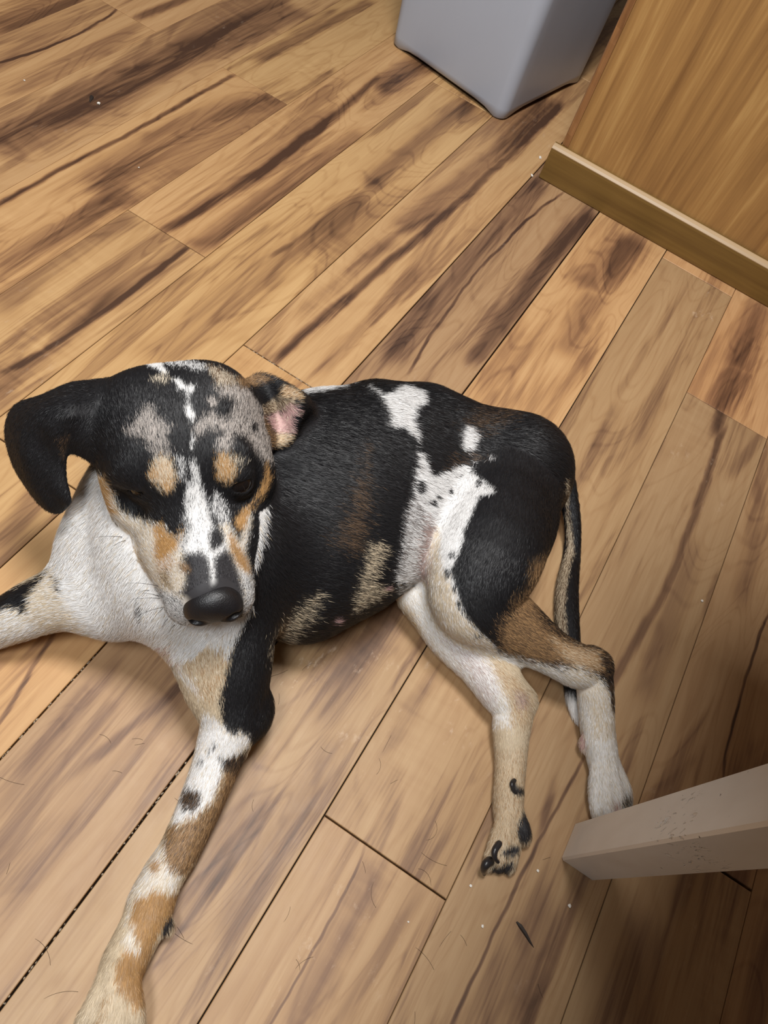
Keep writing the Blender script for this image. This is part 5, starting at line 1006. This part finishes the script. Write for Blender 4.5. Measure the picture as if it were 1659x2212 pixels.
    for w in WHISKERS:
        qq = np.array(w); ts = np.linspace(0, 1, 9)[:, None]
        pts = qq[0] * (1 - ts) ** 2 + 2 * qq[1] * ts * (1 - ts) + qq[2] * ts ** 2
        tg = np.gradient(pts, axis=0); tg /= np.linalg.norm(tg, axis=1, keepdims=True)
        a = np.cross(tg, (0, 0, 1.)); a /= np.linalg.norm(a, axis=1, keepdims=True); bb = np.cross(tg, a)
        r0 = len(Vw)
        for i in range(9):
            rr = .00026 * (1 - .8 * i / 8)
            for j in range(4):
                an = math.pi / 2 * j; Vw.append(pts[i] + rr * (a[i] * math.cos(an) + bb[i] * math.sin(an)))
        for i in range(8):
            for j in range(4): Fw.append((r0 + 4 * i + j, r0 + 4 * i + (j + 1) % 4, r0 + 4 * i + 4 + (j + 1) % 4, r0 + 4 * i + 4 + j))
    o = mesh_obj('whiskers', Vw, Fw, mw, None, True); adopt(o, dog); o['kind'] = 'stuff'
build_dog()

# ------------------------------------------------------------------ crumbs and splinters on the planks
def crumb_mesh(seed, r):
    r2 = np.random.default_rng(seed)
    import bmesh
    bm = bmesh.new(); bmesh.ops.create_icosphere(bm, subdivisions=1, radius=r)
    for v in bm.verts:
        k = 1 + r2.normal(0, .18); v.co = v.co * k; v.co.z *= .7
    return bm
white_crumb, _, _ = plain('white_crumb', (228, 222, 212), .7)
dark_bit, _, _ = plain('dark_bark', (44, 34, 28), .7)
for i, (x, y, r, lab) in enumerate([
        (.7813, .7836, .0028, 'white crumb beside a dark splinter near the upper left'),
        (.743, .8842, .0016, 'tiny white crumb nearest the upper left corner'),
        (.7122, .6518, .0013, 'tiny white crumb on the plank above the dog head'),
        (1.1705, .2235, .0026, 'white crumb touching the base trim corner'),
        (1.2300, .2350, .0030, 'white crumb on the floor just left of the base trim'),
        (.5833, -.2750, .0017, 'white crumb right of the dog tail'),
        (.2132, -.2190, .0013, 'white crumb left of the table leg foot'),
        (.2032, -.2560, .0018, 'white crumb just below the table leg foot'),
        (.1467, -.1939, .0014, 'white crumb left of the dark sliver'),
        (.1156, -.1362, .0010, 'tiny white crumb on the grey plank below the joint'),
        (.1689, -.1704, .0014, 'pale crumb below the dark claws of the hind paw')]):
    o = bm_obj('crumb', crumb_mesh(i, r), white_crumb); o.location = (x, y, r * .62)
    o['label'] = lab; o['category'] = 'crumb'; o['group'] = 'white crumbs on the floor'
def sliver(a, b, w, name, lab):
    a = np.array(a); b = np.array(b); d = b - a; L = np.linalg.norm(d); d /= L; s = np.array((-d[1], d[0]))
    V = []; F = []
    for k, (t, ww, hh) in enumerate(((0, .4, .5), (.2, 1, 1), (.5, .9, 1.1), (.8, .5, .8), (1, .08, .3))):
        c = a + d * L * t + s * w * .35 * math.sin(t * 5)
        for (o1, z) in ((-1, .0002), (1, .0002), (.6, .0018 * hh), (-.6, .0018 * hh)):
            p = c + s * w * ww * o1; V.append((p[0] - a[0], p[1] - a[1], z))
    for k in range(4):
        for q in range(4): F.append((4 * k + q, 4 * k + (q + 1) % 4, 4 * k + 4 + (q + 1) % 4, 4 * k + 4 + q))
    F += [(3, 2, 1, 0), (16, 17, 18, 19)]
    o = mesh_obj(name, V, F, dark_bit); o.location = (a[0], a[1], 0)
    o['label'] = lab; o['category'] = 'splinter'
sliver((.1660, -.2190), (.1570, -.2410), .0019, 'splinter', 'dark brown sliver lying below the table leg foot')
sliver((.789, .804), (.776, .793), .0030, 'splinter', 'short dark splinter beside a white crumb near the upper left')

def grit():
    r2 = np.random.default_rng(21); V = []; F = []
    runs = [(5, -.1, .24, 90), (6, -.1, .12, 50), (4, .28, .42, 16)]
    for row, a, b, cnt in runs:
        y = FLOOR_V0 - row * PLANK_W
        for q in range(cnt):
            x = r2.uniform(a, b); c = np.array((x, y + r2.normal(0, .0004), -.0016)); s = r2.uniform(.0003, .0008)
            i0 = len(V)
            for d in ((1, 0, 0), (-1, 0, 0), (0, 1, 0), (0, -1, 0), (0, 0, 1), (0, 0, -1)): V.append(c + np.array(d) * s * r2.uniform(.6, 1.5) * np.array((1.6, .8, .8)))
            F += [tuple(i0 + k for k in f) for f in ((0, 2, 4), (2, 1, 4), (1, 3, 4), (3, 0, 4), (2, 0, 5), (1, 2, 5), (3, 1, 5), (0, 3, 5))]
    for q in range(46):
        x = .5458 + r2.normal(0, .0005); y = r2.uniform(.225, .350); c = np.array((x, y, -.0010)); s = r2.uniform(.0006, .0013); i0 = len(V)
        for d in ((1, 0, 0), (-1, 0, 0), (0, 1, 0), (0, -1, 0), (0, 0, 1), (0, 0, -1)): V.append(c + np.array(d) * s * r2.uniform(.6, 1.5))
        F += [tuple(i0 + k for k in f) for f in ((0, 2, 4), (2, 1, 4), (1, 3, 4), (3, 0, 4), (2, 0, 5), (1, 2, 5), (3, 1, 5), (0, 3, 5))]
    g, _, _ = plain('pale_grit', (168, 152, 130), .8)
    o = mesh_obj('grit', V, F, g); o['kind'] = 'stuff'; o['label'] = 'pale grit caught in the dark gaps between the planks'; o['category'] = 'grit'
grit()
def shed_hairs():
    r2 = np.random.default_rng(8); V = []; F = []
    for q in range(46):
        x = r2.uniform(-.08, .26); y = r2.uniform(-.30, .20)
        a = r2.uniform(0, 6.28); c = r2.normal(0, 45); L = r2.uniform(.008, .026); p = np.array((x, y)); i0 = len(V)
        for k in range(7):
            w = .00011 if k < 6 else .00003
            s = np.array((-math.sin(a), math.cos(a)))
            V += [(p[0] - s[0] * w, p[1] - s[1] * w, .0003), (p[0] + s[0] * w, p[1] + s[1] * w, .0003), (p[0], p[1], .0006)]
            p = p + np.array((math.cos(a), math.sin(a))) * L / 6; a += c * L / 6
        for k in range(6):
            b = i0 + 3 * k
            for j in range(3): F.append((b + j, b + (j + 1) % 3, b + 3 + (j + 1) % 3, b + 3 + j))
    g, _, _ = plain('shed_hair', (58, 48, 44), .5)
    o = mesh_obj('shed_hairs', V, F, g); o['kind'] = 'stuff'; o['label'] = 'short dark shed dog hairs scattered on the front planks'; o['category'] = 'hair'
shed_hairs()
